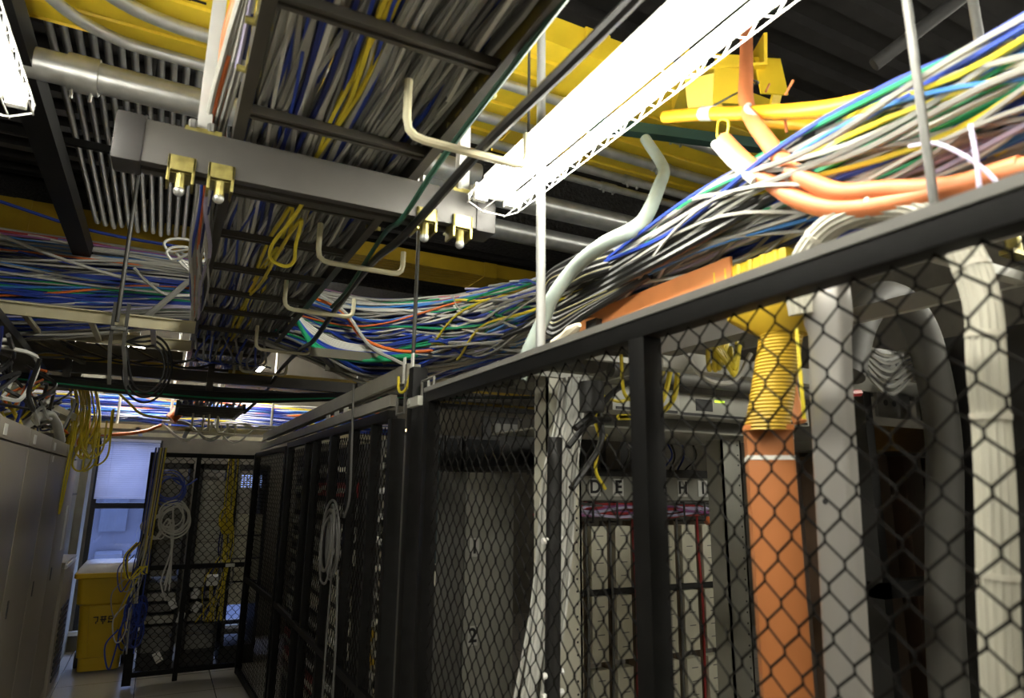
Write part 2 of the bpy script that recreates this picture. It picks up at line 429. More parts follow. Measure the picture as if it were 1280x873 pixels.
strip_lamp(-.53, -.32, 2.12, 2.75, 'bright twin tube strip lamp in a wire guard at the top left corner')
strip_lamp(-.35, 6.7, 7.9, 2.95, 'lit strip lamp above the far cables, on the window side', False)
strip_lamp(.75, 7.05, 8.25, 2.92, 'lit strip lamp above the far cables, on the fence side', False)
strip_lamp(2.75, -1.9, .45, 3.25, 'strip lamp over the equipment rows inside the cage', False)
strip_lamp(4.5, -1.2, 1.2, 3.3, 'added unseen strip lamp brightening the far equipment rows inside the cage', False)  # unseen lamp added to brighten the racks behind the mesh
strip_lamp(3.6, -1.4, .95, 3.3, 'added unseen strip lamp between the other two inside the cage', False)  # one more unseen lamp, added to lift the cage interior
strip_lamp(.5, 2.75, 3.95, 3.42, 'added strip lamp above the ladder tray, hidden by its cables', False)  # unseen lamp added to light the left and central cable bundles

# ------------------------------------------------------------------ the overhead ladder tray
LZ = 2.735
lad = thing('ladder_tray', (.37,3,LZ), 'long bronze ladder tray full of grey and blue cables hanging over the aisle', 'cable tray')
for x, s in ((.095,1),(.645,-1)):
    part('side_rail', G().sweep([(-.016*s,-.02),(.016*s,-.02),(.016*s,-.012),(-.008*s,-.012),(-.008*s,.075),(.016*s,.075),(.016*s,.083),(-.016*s,.083)],(x,-1.2,LZ),(x,7.1,LZ)), M_BRONZE, lad, smooth=False)
RY = [-.55,-.08,.395,.87,1.34,1.85,2.43,2.9,3.38,3.85,4.3,4.83,5.3,5.77,6.2,6.65,7.05]
rung = G().sweep([(-.02,0),(-.008,0),(-.008,.008),(.008,.008),(.008,0),(.02,0),(.02,.026),(-.02,.026)],(.095,0,LZ-.012),(.645,0,LZ-.012))
for y in RY:
    part('rung', shift(rung, V(0,-y,0)), M_BRONZE, lad, smooth=False)
for x in (.085,.66):
    for y in (1.42,1.62,2.5,4.4):
        part('rail_clip', G().box((x,y,LZ+.01),(.018,.045,.05)).cyl((x-.03,y+.03,LZ+.0),(x+.03,y+.03,LZ+.0),.009,8), M_ZINC, lad)
# trapeze bar that carries it
bar = thing('trapeze_bar', (.37,2.04,2.58), 'grey steel crossbar with plastic end caps carrying the ladder tray', 'support bar')
part('channel', G().sweep([(-.045,0),(-.012,0),(-.012,.012),(.012,.012),(.012,0),(.045,0),(.045,.13),(-.045,.13)],(-.165,2.04,2.585),(.9,2.04,2.585)), M_GREYSTEEL, bar, bevel=.004)
for x in (-.185,.92):
    part('end_cap', G().box((x,2.04,2.65),(.075,.104,.146)), M_CAP, bar, 'dark plastic end cap', bevel=.012)
# brackets under the bar
def bracket(x, ball):
    t = thing('beam_clamp', (x,1.985,2.56), {0:'gold zinc clamp with a round bolt end under the left part of the crossbar',1:'gold zinc clamp hugging the crossbar below the left ladder rail',2:'gold zinc clamp under the crossbar beside the right end cap',3:'gold zinc clamp on the crossbar where the black cable passes'}[ball], 'clamp')
    g = G().span((x-.036,1.985,2.575),(x+.036,1.993,2.62)).span((x-.036,1.985,2.54),(x-.028,2.06,2.62)).span((x+.028,1.985,2.54),(x+.036,2.06,2.62)).span((x-.036,2.0,2.572),(x+.036,2.08,2.58))
    part('saddle', g, M_ZINC, t, bevel=.002)
    part('bolt', G().cyl((x,2.01,2.58),(x,2.01,2.525),.014,8), M_ZINC, t)
    part('nut', G().ball((x,2.01,2.522),.016,10), M_GALV, t)
for i, x in enumerate((-.045,.06,.83,.7)): bracket(x, i)
for x, lab in ((0,'pale square post rising from the left end of the crossbar'),(.845,'pale square post rising from the right end of the crossbar beside the lamp')):
    t = thing('hanger_post', (x,2.04,2.715), lab, 'post')
    part('post', G().span((x-.02,2.02,2.72),(x+.02,2.06,4.52)), M_WHITEM, t, bevel=.003)
    part('plate', G().span((x-.05,1.995,2.71),(x+.05,2.085,2.725)), M_ZINC, t)
    part('bolt', G().cyl((x-.03,2.0,2.72),(x-.03,2.0,2.745),.012,6).cyl((x+.02,2.0,2.72),(x+.02,2.0,2.745),.012,6), M_GALV, t)
solo('threaded_rod', G().cyl((.045,2.12,2.72),(.03,2.12,4.5),.011,10), M_GALV, 'thin bright rod just right of the pale square post at top left', 'rod')
solo('threaded_rod', G().cyl((-.32,4.3,2.6),(-.32,4.3,4.5),.012,10), M_GALVD, 'grey threaded rod holding the left cross tray in front of the blue cables', 'rod')
solo('threaded_rod', G().cyl((.9,2.66,2.16),(.9,2.66,4.5),.009,10), M_GALVD, 'thin grey rod standing on the strut end in front of the sagging cables', 'rod')
solo('threaded_rod', G().cyl((1.35,2.35,2.3),(1.35,2.35,3.4),.008,10), M_GALVD, 'thin grey rod rising out of the cables left of the pale green conduit', 'rod')
solo('support_rod', G().cyl((.93,1.62,2.05),(.93,1.62,4.55),.014,12).cyl((.93,1.62,2.05),(.93,1.62,2.09),.022,12), mat('pale grey rod',(.4,.41,.4),.4,.2), 'white rod standing on the cage top rail right of the lamp end', 'rod')
solo('support_rod', G().cyl((1.15,.62,2.1),(1.15,.62,4.55),.008,12), M_GALVD, 'grey rod in front of the right cable bundle, left one of the two', 'rod')
solo('support_rod', G().cyl((1.75,.78,2.4),(1.75,.78,4.5),.012,12), M_GALV, 'grey rod behind the right cable bundle near the picture corner', 'rod')
# J hooks under the right rail
HOOK = {0:'cream bent cable hook, largest, in front of the bright lamp end',1:'cream bent cable hook below the crossbar with the black cable across it',2:'cream bent cable hook just below the one under the crossbar',3:'cream bent cable hook, fourth along the ladder tray',4:'cream bent cable hook, fifth along the ladder tray',5:'cream bent cable hook, sixth along the ladder tray, above the dark cross beam'}
for i, y in enumerate((1.5,2.6,3.43,4.6,5.6,6.15)):
    w = [(.462,y,2.74),(.462,y,2.63),(.468,y,2.6),(.485,y,2.585),(.51,y,2.58),(.77,y,2.578),(.795,y,2.582),(.81,y,2.595),(.815,y,2.62),(.815,y,2.68)]
    solo('cable_hook', G().tube(w, .0115, 8), M_CREAM, HOOK[i], 'hook', 'cream cable hooks under the ladder tray')
fl = thing('ladder_tray', (.3,6.8,2.3), 'short lower ladder tray ending in a huddle of hooks over the gate', 'cable tray')
for x in (.06,.58): part('side_rail', G().span((x-.012,6.2,2.33),(x+.012,7.18,2.39)), M_BRONZE, fl)
for k in range(7): part('rung', G().span((.06,6.25+k*.15,2.335),(.58,6.275+k*.15,2.355)), M_BRONZE, fl)
g = {}
for i in range(40):
    q = random.Random(700+i); x = .08+.48*(i%26)/25; c = q.choice(('grey','dark_grey','navy','grey'))
    g.setdefault(c, G()).tube(cr([(x+q.uniform(-.02,.02),6.2+.24*k,2.368+q.uniform(0,.06)) for k in range(5)],5), .009, 5)
for c in g: solo('cable_mass', g[c], CAB[c], 'packed %s cables lying in the short lower ladder tray' % NICE[c], 'cables', 'filling of the short lower ladder tray', kind='stuff')
for i, (x, y) in enumerate(((.2,6.75),(.34,6.8),(.42,6.9),(.3,7.0),(.44,7.1))):
    w = [(x,y,2.35),(x,y,2.2),(x+.015,y,2.175),(x+.15,y,2.17),(x+.165,y,2.19),(x+.165,y,2.26)]
    solo('cable_hook', G().tube(w, .009, 6), M_CREAM, 'small cream hook in the huddle under the short lower ladder tray', 'hook', 'small far cream hooks in a huddle')
# black cable lying in the hooks
g = G().tube(cr([(.70,-.3,2.62),(.69,.9,2.6),(.68,1.5,2.605),(.66,2.1,2.555),(.68,2.6,2.605),(.72,3.43,2.605),(.74,4.1,2.57),(.75,4.6,2.605),(.76,5.6,2.605),(.74,6.3,2.5),(.62,6.6,2.35)],8), .015, 8)
solo('power_cable', g, CAB['black'], 'black cable running straight down the aisle through the cream hooks', 'cable')
solo('power_cable', G().tube(cr([(.655,.6,2.75),(.65,1.3,2.7),(.63,1.7,2.64),(.61,1.98,2.56),(.64,2.3,2.62),(.68,3.0,2.6),(.7,3.43,2.62)],8), .009, 8), mat('dark green jacket',(.01,.06,.035),.4), 'dark green cable twisted beside the straight black cable', 'cable')

# ------------------------------------------------------------------ cables in the ladder tray
rg = random.Random(11)
def ladder_colour(u):
    r = rg.random()
    if u < .3: return 'blue' if r < .22 else 'navy' if r < .26 else 'white' if r < .5 else 'grey'
    if u < .62: return 'yellow' if r < .12 else 'blue' if r < .25 else 'white' if r < .5 else 'grey' if r < .85 else 'dark_grey'
    return 'yellow' if r < .03 else 'navy' if r < .06 else 'white' if r < .18 else 'grey' if r < .62 else 'dark_grey'
def ladder_path(u, layer, seed):
    q = random.Random(seed)
    kn = 15
    X = []; Z = []
    wx = walk(q, kn, .032); wz = walk(q, kn, .01)
    for i in range(kn):
        X.append(min(.615, max(.125, .13+u*.485 + wx[i]))); Z.append(LZ+.02+layer*.016+abs(wz[i]))
    pts = []
    N_ = 64
    for k in range(N_+1):
        t = k/N_*(kn-1)
        y = -1.1 + 8.0*k/N_
        x = cr1(X,t); z = cr1(Z,t)
        # cables dip a little between the rungs
        d = min(abs(y-r) for r in RY); z -= min(d,.2)*.05
        pts.append((x,y,z))
    return pts
order = list(range(56))
for i in order:
    u = (i+.5)/56
    c = 'yellow' if i in (24,25,31) else ladder_colour(u)
    cable(ladder_path(u, rg.choice((0,0,0,.5,1)), i), rg.choice((.0065,.0078,.009)), c, '%s cable lying lengthwise in the overhead ladder tray' % NICE[c], '%s cables in the ladder tray' % NICE[c], name='bulk_cable')
g = {}
for i in range(130):
    u = rg.random(); c = rg.choice(('grey','white','grey','grey','dark_grey','blue'))
    g.setdefault(c, G()).tube(ladder_path(u, 1.3+rg.random()*2.5, 100+i), .009, 5)
for c in g:
    solo('cable_mass', g[c], CAB[c], 'packed %s cables filling the upper layers of the ladder tray' % NICE[c], 'cables', 'filling of the ladder tray', kind='stuff')
# yellow pair looping out under the ladder
solo('fibre_loop', G().tube(cr([(.36,2.2,2.72),(.34,2.5,2.7),(.3,2.72,2.66),(.31,2.82,2.63),(.37,2.83,2.61),(.40,2.8,2.63),(.385,2.68,2.66),(.37,2.5,2.7),(.36,2.9,2.72),(.34,3.4,2.69),(.33,3.8,2.73)],8), .008, 6), CAB['yellow'], 'yellow cable loop drooping under the ladder tray below the crossbar', 'cable')
# cables spilling down past the left rail
SPILL = ['blue','white','grey','lavender','white','grey','orange','white','grey','navy','white','grey','white','dark_grey']
for i, c in enumerate(SPILL):
    x = .025 + .05*(i % 5)/4; q = random.Random(300+i)
    pts = [(.11,.9,2.86+.02*(i%3)),(.05+x*.3,1.35,2.84),(x,1.75,2.83),(x-.02,2.12,2.78+.02*(i%2)),(x-.01+q.uniform(-.02,.02),2.5,2.7+.02*(i%3)),(x+q.uniform(-.03,.02),3.0,2.68),(x+.02+q.uniform(-.02,.02),3.6,2.69),(x+.03,4.2,2.7),(.07+q.uniform(-.02,.03),4.9,2.76),(.1,5.3,2.85)]
    cable(cr(pts,7), q.choice((.006,.007,.009)), c, '%s cable spilling down outside the left rail of the ladder tray' % NICE[c], 'cables outside the left ladder rail', 6, 'bulk_cable')
solo('innerduct', G().tube(cr([(.09,1.0,2.9),(.06,1.4,2.87),(.03,1.7,2.85),(.04,2.0,2.82),(.06,2.3,2.8)],8),.018,10), M_ORAI, 'short orange tube showing between the cables above the crossbar', 'tube')
# curled loops at the top of the left bundle
for i in range(2):
    P = [(.06,4.3,3.12)]+[(-.03-.11*math.cos(a)+.02*i,4.4,3.14+.05*math.sin(a)-.05*i) for a in [k*.55-1 for k in range(12)]]+[(.07,4.4,2.95)]
    cable(cr(P,4), .009, 'white', ['white cable curl sticking out left of the ladder tray, upper','white cable curl sticking out left of the ladder tray, lower'][i], 'white cable curls', 6)
CAB['thread_cream'] = mat('cream thread', (.4,.36,.16), .6); CAB['thread_grey'] = mat('grey thread', (.25,.25,.24), .6)
# ------------------------------------------------------------------ the big bundle crossing behind the ladder and sweeping over the cage
PC = [(-2.4,5.25,3.02),(-1.5,5.2,2.98),(-.7,5.15,2.98),(.1,5.15,3.04),(.7,5.1,2.95),(1.25,4.6,2.76),(1.5,3.8,2.62),(1.58,3,2.52),(1.56,2,2.41),(1.55,1,2.42),(1.56,.1,2.41),(1.57,-.8,2.42)]
HU = [.2,.22,.22,.18,.2,.26,.26,.27,.3,.33,.34,.34]
HV = [.33,.33,.31,.24,.25,.26,.25,.21,.14,.15,.15,.15]
NK = len(PC)-1
def frame(t):
    c = Vector([cr1([p[i] for p in PC], t) for i in range(3)])
    e = .05
    d = Vector([cr1([p[i] for p in PC], min(NK-.001,t+e)) for i in range(3)]) - Vector([cr1([p[i] for p in PC], max(0,t-e)) for i in range(3)])
    d.z = 0; d.normalize()
    return c, Vector((d.y,-d.x,0)), cr1(HU,t), cr1(HV,t)
def bundle_path(ang, rad, seed, t0=0, t1=NK-.001, n=74, sag=0.0, drift=.22):
    q = random.Random(seed); kn = 9
    A = walk(q, kn, drift); Rr = walk(q, kn, .07); out = []
    ph = q.uniform(0,6.28)
    for k in range(n+1):
        t = t0+(t1-t0)*k/n
        c, nr, hu, hv = frame(t)
        s = k/n*(kn-1)
        a = ang + cr1(A,s); r = rad*(1+cr1(Rr,s))
        p = c + nr*(hu*math.cos(a)*r) + Vector((0,0,hv*math.sin(a)*r))
        # sag between the tray's rungs and supports: lowest in mid span left and at the bend
        sg = math.exp(-((t-1.2)/.9)**2)*.6 + math.exp(-((t-5.2)/.8)**2)
        p.z -= sag*sg
        out.append(p)
    return out
rg = random.Random(21)
COLS = ['white']*24+['grey']*30+['blue']*25+['sky_blue']*9+['navy']*6+['green']*7+['dark_grey']*4+['yellow']*1+['purple']*3+['orange']*2+['red']*2+['lavender']*3
rg.shuffle(COLS)
for i in range(128):
    c = COLS[i % len(COLS)]
    ang = -1.5 + 3.5*((i*.618) % 1)          # from the underside round the camera side to the top
    if c in ('red','purple') : ang = 1.1 + .5*rg.random()
    if c in ('blue','navy','sky_blue') and rg.random() < .6: ang = -1.3+1.5*rg.random()
    cable(bundle_path(ang, .98+.05*rg.random(), 500+i, sag=rg.choice((0,0,.03,.06,.1)) if ang < 1 else 0, drift=.3), rg.choice((.0068,.0078,.0088,.0095)), c,
          '%s cable in the big bundle that crosses the aisle and sweeps over the cage' % NICE[c], '%s cables of the crossing bundle' % NICE[c])
g = {}
for i in range(150):
    c = rg.choice(('grey','white','grey','blue','white','grey','blue'))
    g.setdefault(c, G()).tube(bundle_path(rg.uniform(0,6.28), .3+.6*rg.random()**.5, 900+i, n=60), .010, 5)
for c in g:
    solo('cable_mass', g[c], CAB[c], 'inner %s cables packed inside the big crossing bundle' % NICE[c], 'cables', 'filling of the crossing bundle', kind='stuff')
# cables that join it over the cage only (right half)
for i in range(105):
    c = rg.choice(('white','grey','white','grey','grey','grey','white','grey','grey','lavender','green','blue','blue','sky_blue','blue','white','yellow','green'))
    ang = -1.0 + 3.3*((i*.618) % 1)
    t0 = rg.choice((6.4,6.7,7.0,7.3,7.7,8.1))
    cable(bundle_path(ang, 1.02+.12*rg.random(), 1300+i, t0, NK-.001, 60, 0, .5), rg.choice((.005,.006,.007)), c,
          '%s cable on top of the sunlit-bright heap over the cage at right'.replace('sunlit-bright ','lamp-lit ') % NICE[c], '%s cables heaped over the cage' % NICE[c], 5, 'bulk_cable')  # thin data cables, same kind as in the crossing bundle
# loose sagging ones in front of the bundle
LOOSE = [
 ('orange',[(.75,4.6,3.0),(.95,4.35,2.85),(1.05,4.1,2.62),(1.2,3.7,2.48),(1.4,3.3,2.47),(1.5,2.9,2.52),(1.52,2.4,2.56)],'orange cable sagging in a long curve in front of the blue cables'),
 ('grey',[(.8,4.5,3.0),(.95,4.2,2.8),(1.05,3.95,2.55),(1.15,3.7,2.42),(1.25,3.5,2.32),(1.22,3.3,2.2)],'grey cable dropping through the sagging bundle to the cage top'),
 ('white',[(.72,4.7,2.75),(.9,4.5,2.68),(1.15,4.2,2.58),(1.4,3.7,2.52),(1.5,3.2,2.53),(1.5,2.6,2.55)],'white cable sagging lowest in front of the bundle at the centre'),
 ('white',[(-1.1,4.85,3.2),(-.75,4.8,3.08),(-.4,4.78,3.0),(-.15,4.8,2.98)],'white cable slanting down across the left bundle'),
 ('white',[(-.3,4.72,3.05),(-.22,4.7,2.97),(-.1,4.7,2.9),(.08,4.75,2.93)],'white cable looping below the grey rod in the left bundle'),
 ('blue',[(-2,5,3.6),(-1.2,4.95,3.45),(-.6,5,3.35),(0,5,3.33)],'blue cable rising clear above the left bundle'),
 ('grey',[(-.3,4.75,2.68),(-.2,4.72,2.74),(-.08,4.7,2.88),(.02,4.75,3.02),(.1,4.85,3.1)],'thick grey cable swept up from the tray toward the ladder, left bundle'),
]
for i,(c,P,lab) in enumerate(LOOSE):
    cable(cr(P,9), .011 if 'thick' not in lab else .02, c, lab, None, 6)
for i in range(9):
    q = random.Random(70+i); d = i*.022
    cable(cr([(.66,4.55-d,2.86-d*.5),(.78,4.45-d,2.74-d),(.95,4.3-d,2.62-d*.8),(1.2,4.0-d,2.56-d*.6),(1.4,3.5,2.5)],8), .011, 'white' if i < 4 else 'blue' if i < 6 else 'green', '%s cable in the flat bunch hanging out under the right ladder rail' % ('white' if i < 4 else 'blue' if i < 6 else 'green'), '%s cables hanging out under the right ladder rail' % ('white' if i < 4 else 'blue' if i < 6 else 'green'), 6)
# cross tray under the left bundle, and the one at the centre
t = thing('cross_tray', (-.8,4.9,2.64), 'cream railed cross tray carrying the left cable bundle', 'cable tray')
for y in (4.55,5.2):
    part('side_rail', G().sweep([(-.012,0),(.012,0),(.012,.008),(-.004,.008),(-.004,.07),(.012,.07),(.012,.078),(-.012,.078)],(-3,y,2.63),(.09,y,2.63)), M_CREAM, t, smooth=False)
for k in range(9): part('rung', G().span((-2.8+k*.33,4.55,2.64),(-2.77+k*.33,5.2,2.66)), M_CREAM, t)
t = thing('rod_bracket', (-.32,4.5,2.5), 'pair of bent grey strips hanging from the rod end on the left cross tray', 'bracket')
for s in (-.035,.035):
    part('strip', G().tube([(-.32+s,4.5,2.76),(-.32+s,4.5,2.6),(-.32+s*1.0,4.52,2.5),(-.29+s*1.3,4.6,2.28)],.014,4,square=True), M_GALVD, t)
part('bolt', G().cyl((-.36,4.49,2.6),(-.28,4.49,2.6),.012,8), M_GALV, t)
t = thing('cross_tray', (2.2,3.2,2.3), 'olive grey railed tray under the sagging bundle behind the cage rail', 'cable tray')
for a, b in (((.75,4.2,2.52),(2.6,3.1,2.32)),((.95,4.7,2.52),(2.9,3.6,2.32))):
    part('side_rail', G().beam(a,b,.025,.055), mat('olive grey steel',(.13,.125,.095),.5,.2), t)
for k in range(6):
    f = k/5; part('rung', G().beam((.8+1.75*f,4.2-1.1*f,2.52-.2*f),(1.0+1.8*f,4.7-1.1*f,2.52-.2*f),.03,.02), M_MIDG, t)
t = thing('cage_tray', (1.55,1.5,2.26), 'grey steel tray under the cables along the top of the cage', 'cable tray')
for x in (1.42,1.95):
    part('side_rail', G().span((x-.012,-.8,2.235),(x+.012,2.9,2.285)), M_LGREY, t)
for k in range(8): part('rung', G().span((1.42,-.6+k*.48,2.235),(1.95,-.57+k*.48,2.26)), M_LGREY, t)
# fat ducts lying over the bundle
solo('innerduct', G().tube(cr([(1.3,1.47,2.86),(1.3,1.3,2.78),(1.3,1.13,2.69),(1.3,.9,2.58),(1.31,.71,2.525),(1.32,.52,2.46),(1.36,.2,2.45),(1.4,-.4,2.5)],10),.02,14), M_AMB, 'long amber corrugated conduit arching over the white cables at upper right', 'conduit')
solo('innerduct', G().tube(cr([(1.5,1.25,2.79),(1.5,1.15,2.73),(1.5,1.05,2.66),(1.5,.95,2.6),(1.5,.8,2.54),(1.5,.4,2.5)],10),.023,14), M_AMB, 'shorter amber conduit half hidden behind the long one', 'conduit')
ORB = [(1.6,1.39,3.28),(1.6,1.39,3.2),(1.45,1.27,2.95),(1.35,1.19,2.78),(1.27,1.1,2.64),(1.2,.95,2.43),(1.19,.84,2.32),(1.19,.73,2.275),(1.19,.58,2.225),(1.19,.3,2.2)]
solo('innerduct', G().tube(cr(ORB,10),.021,14), M_ORAI, 'salmon innerduct dropping from the yellow fitting through a black tie', 'tube')
ORC = [(1.2,1.14,2.59),(1.2,1.08,2.505),(1.195,1.0,2.41),(1.19,.92,2.33),(1.19,.82,2.27),(1.19,.68,2.235),(1.19,.5,2.22)]
solo('innerduct', G().tube(cr(ORC,10),.021,14), M_ORAI, 'salmon innerduct with an open upper end and yellow fibres, in front', 'tube')
solo('white_tube', G().tube(cr([(1.19,1.16,2.585),(1.185,1.1,2.5),(1.18,1.03,2.42)],8),.012,10), CAB['white'], 'short white tube beside the open end of the salmon innerduct', 'tube')
solo('fibre_cable', G().tube(cr([(1.2,1.15,2.59),(1.21,1.17,2.62),(1.2,1.15,2.65),(1.2,1.12,2.63),(1.2,1.13,2.585)],8),.003,6), CAB['yellow'], 'thin yellow fibre looping out of the open salmon tube', 'cable')
solo('tape_wrap', G().tube(cr([(1.29,1.13,2.71),(1.272,1.12,2.69),(1.265,1.1,2.66),(1.262,1.08,2.63)],8),.009,8), CAB['white'], 'white tape wrapped where the salmon tube meets the amber conduit', 'tape')
solo('tape_wrap', G().cyl((1.3,1.31,2.785),(1.3,1.265,2.763),.0215,14), CAB['white'], 'white tape band round the amber conduit near its end', 'tape')
solo('cable_tie', G().tube(cr([(1.44+.024*math.cos(a),1.25+.024*math.sin(a),2.9+.012*math.sin(a)) for a in [k*PI/6 for k in range(13)]],3)+[V(1.41,1.29,2.87),V(1.36,1.36,2.84)],.003,6), CAB['black'], 'black zip tie round the salmon tube below the yellow fitting', 'cable tie')
for i,(a,b) in enumerate((((1.35,1.06,2.72),(1.36,1.04,2.755)),((1.34,1.06,2.66),(1.33,1.05,2.6)),((1.47,1.22,2.86),(1.5,1.23,2.9)))):
    solo('tie_tail', G().tube([a,b],.0035,6), M_ORAI, ['salmon tie end sticking up over the amber conduit','salmon tie end hanging below the amber conduit','salmon tie end curling beside the black zip tie'][i], 'cable tie')
solo('flexible_conduit', G().tube(cr([(1.72,2.08,3.2),(1.7,1.95,3.0),(1.5,1.745,2.785),(1.3,1.58,2.565),(1.18,1.5,2.465),(1.13,1.58,2.435),(1.13,1.74,2.41),(1.1,1.83,2.33),(1.09,1.88,2.26),(1.05,1.93,2.13),(1.04,1.95,2.06)],10),.024,16), M_PALE, 'thick pale green conduit curving down over the cables to the cage rail', 'conduit')
# black power leads looped back on themselves
for i in range(5):
    r = .09+.028*i; cx, cy, cz = 1.2, 2.0, 2.42
    P = [(1.56,1.0,2.4),(1.42,1.3,2.4+.01*i),(1.24,1.58,2.39+.018*i),(1.19,1.74,2.39+.02*i),(1.19,1.86,2.39+.022*i)]
    P += [(1.19, 1.94+r*.7*math.cos(a), 2.36+r*.62*math.sin(a)) for a in (1.1,.5,0,-.5,-1.1,-1.6)]
    P += [(1.2,1.78,2.31-.01*i),(1.24,1.5,2.33)]
    cable(cr(P,7), .0125, 'black', 'thick black lead looped back over the edge of the cage tray', 'looped black leads', 8, 'power_lead')
    cable(cr([(p[0]-.0118,p[1],p[2]+.004) for p in P],7), .0018, 'thread_cream' if i % 2 == 0 else 'thread_grey', '%s marker line along a looped black lead' % ('cream' if i % 2 == 0 else 'grey'), 'marker threads on the black leads', 5, 'marker_thread') if i in (0,2,3) else None
for i in range(5):
    cable(cr([(1.3+.01*i,2.6,2.36+.015*i),(1.24,2.0,2.33+.018*i),(1.2,1.5,2.33+.02*i),(1.2,1.1,2.36+.022*i),(1.25,.8,2.43+.02*i),(1.38,.3,2.52)],8), .011, 'black', 'thick black lead running along the near side of the white cable heap', 'black leads along the heap', 7, 'power_lead')
for P, lab in (([(1.15,.545,2.31),(1.148,.543,2.24),(1.15,.548,2.15)],'lavender ribbon cable hanging straight to the cage rail near the right rod'),([(1.17,.66,2.33),(1.15,.6,2.3),(1.15,.54,2.23),(1.15,.5,2.15)],'lavender flat cable slanting to the cage rail at far right')):
    cable(cr(P,8), .004, 'lavender', lab, None, 6)
solo('folded_cloth', G().tube(cr([(1.12,1.98,2.12),(1.12,1.88,2.15),(1.13,1.8,2.19),(1.13,1.72,2.21)],5),.03,8,rs=[.01,.016,.02,.018,.017,.02,.024,.026,.024,.02,.018,.02,.022,.018,.014,.008]), M_GLOVE, 'crumpled cream cloth tucked behind the cage rail under the black loops', 'cloth')
# ------------------------------------------------------------------ wire mesh cage
FX = .86
def mesh_wires(o, ax, up, w, h, dx=.058, dz=.068, r=.0021, seed=0):
    """chain-link: zigzag wires hooked into their neighbours. o = corner, ax = unit vector along, up = unit vector up"""
    g = G(); ax = Vector(ax).normalized(); up = Vector(up).normalized(); nr = ax.cross(up); o = Vector(o)
    n = int(w/(dx/2)); m = int(h/dz*2)
    q = random.Random(seed)
    for i in range(0, n):
        x0 = i*dx/2
        P = []
        for k in range(m+1):
            s = 1 if (k+i) % 2 == 0 else -1
            x = x0 + dx/4 + s*dx/4*1.1
            z = k*dz/2
            if z > h: break
            x = min(max(x,0),w)
            c = r*.9*s
            P.append(o + ax*(x-s*.0022) + up*max(0,z-.006) + nr*(c*.4))
            P.append(o + ax*x + up*z + nr*c)
            P.append(o + ax*(x-s*.0022) + up*min(h,z+.006) + nr*(c*.4))
        g.tube(P, r, 4, caps=False)
    return g
def fence(name, label, y0, y1, posts, mids=(), z0=.06, ztop=2.03, rail=.05, cat='wire fence'):
    t = thing(name, (FX,(y0+y1)/2,0), label, cat)
    part('top_rail', G().span((FX-.022,y0,ztop-rail/2),(FX+.022,y1,ztop+rail/2)), M_BLACKP, t, bevel=.003)
    if rail > .046: part('rail_lip', G().span((FX-.028,y0,ztop+rail/2-.012),(FX+.022,y1,ztop+rail/2+.004)), mat('lit grey edge',(.2,.195,.18),.45), t)  # lip coloured lighter, in place of lamplight on the rail's face
    part('bottom_rail', G().span((FX-.02,y0,.03),(FX+.02,y1,.07)), M_BLACKP, t)
    for y, w in posts:
        part('post', G().span((FX-.024,y-w/2,0),(FX+.024,y+w/2,ztop-rail/2)), M_BLACKP, t, bevel=.003)
    for z in mids: part('mid_rail', G().span((FX-.026,y0,z-.018),(FX-.004,y1,z+.018)), M_BLACKP, t)
    return t
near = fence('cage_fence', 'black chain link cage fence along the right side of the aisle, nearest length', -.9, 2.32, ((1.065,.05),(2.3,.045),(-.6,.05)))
part('mesh', mesh_wires((FX+.004,-.57,.07),(0,1,0),(0,0,1),1.61,1.94,seed=1), M_WIRE, near)
part('mesh', mesh_wires((FX+.004,1.09,.07),(0,1,0),(0,0,1),1.19,1.94,seed=2), M_WIRE, near)
gate = thing('gate_posts', (FX,2.55,0), 'tall black square gate posts with a pale latch plate between the two fence lengths', 'gate post')
for y, w, h in ((2.47,.055,2.16),(2.72,.05,1.98)):
    part('post', G().span((FX-.03,y-w/2,0),(FX+.03,y+w/2,h)), M_BLACKP, gate, bevel=.003)
part('latch', G().span((FX-.05,2.32,1.995),(FX-.03,2.44,2.03)).cyl((FX-.055,2.42,2.012),(FX-.03,2.42,2.012),.012,10), M_LGREY, gate, 'pale steel latch plate')
part('hoop', G().tube([(FX,2.42,2.04),(FX,2.42,2.1),(FX,2.29,2.1),(FX,2.29,2.05)],.005,6).tube([(FX-.02,2.66,2.06),(FX-.02,2.66,1.99),(FX-.02,2.56,1.99),(FX-.02,2.56,2.12)],.006,6), M_MIDG, gate)
far_ = fence('cage_fence', 'black mesh cage fence beyond the gate posts, with the grey cable coil hung on it', 2.78, 5.38, ((3.02,.03),(3.42,.05),(3.86,.05),(4.35,.035),(4.62,.03),(5.32,.06)), (.85,), ztop=2.0, rail=.045)
for a, b, s in ((2.8,3.84,3),(3.88,5.3,4)):
    part('mesh', mesh_wires((FX+.006,a,.07),(0,1,0),(0,0,1),b-a,1.91,seed=s,dx=.05,dz=.066,r=.0017), M_WIRE, far_)
# swung far panel
t = thing('mesh_door', (.86,5.45,0), 'black mesh door panel standing at the far end of the cage fence', 'gate')
d = Vector((-.06,1.45,0)).normalized(); o = Vector((.86,5.44,.05))
for s in (.02,1.42): part('stile', G().beam(o+d*s, o+d*s+V(0,0,1.94), .045,.045), M_BLACKP, t)
for z in (.02,.8,1.93): part('rail', G().beam(o+d*.02+V(0,0,z), o+d*1.42+V(0,0,z), .035,.04), M_BLACKP, t)
part('mesh', mesh_wires(o+d*.04, d, (0,0,1), 1.36, 1.92, seed=6, dx=.05, dz=.066, r=.0017), M_WIRE, t)
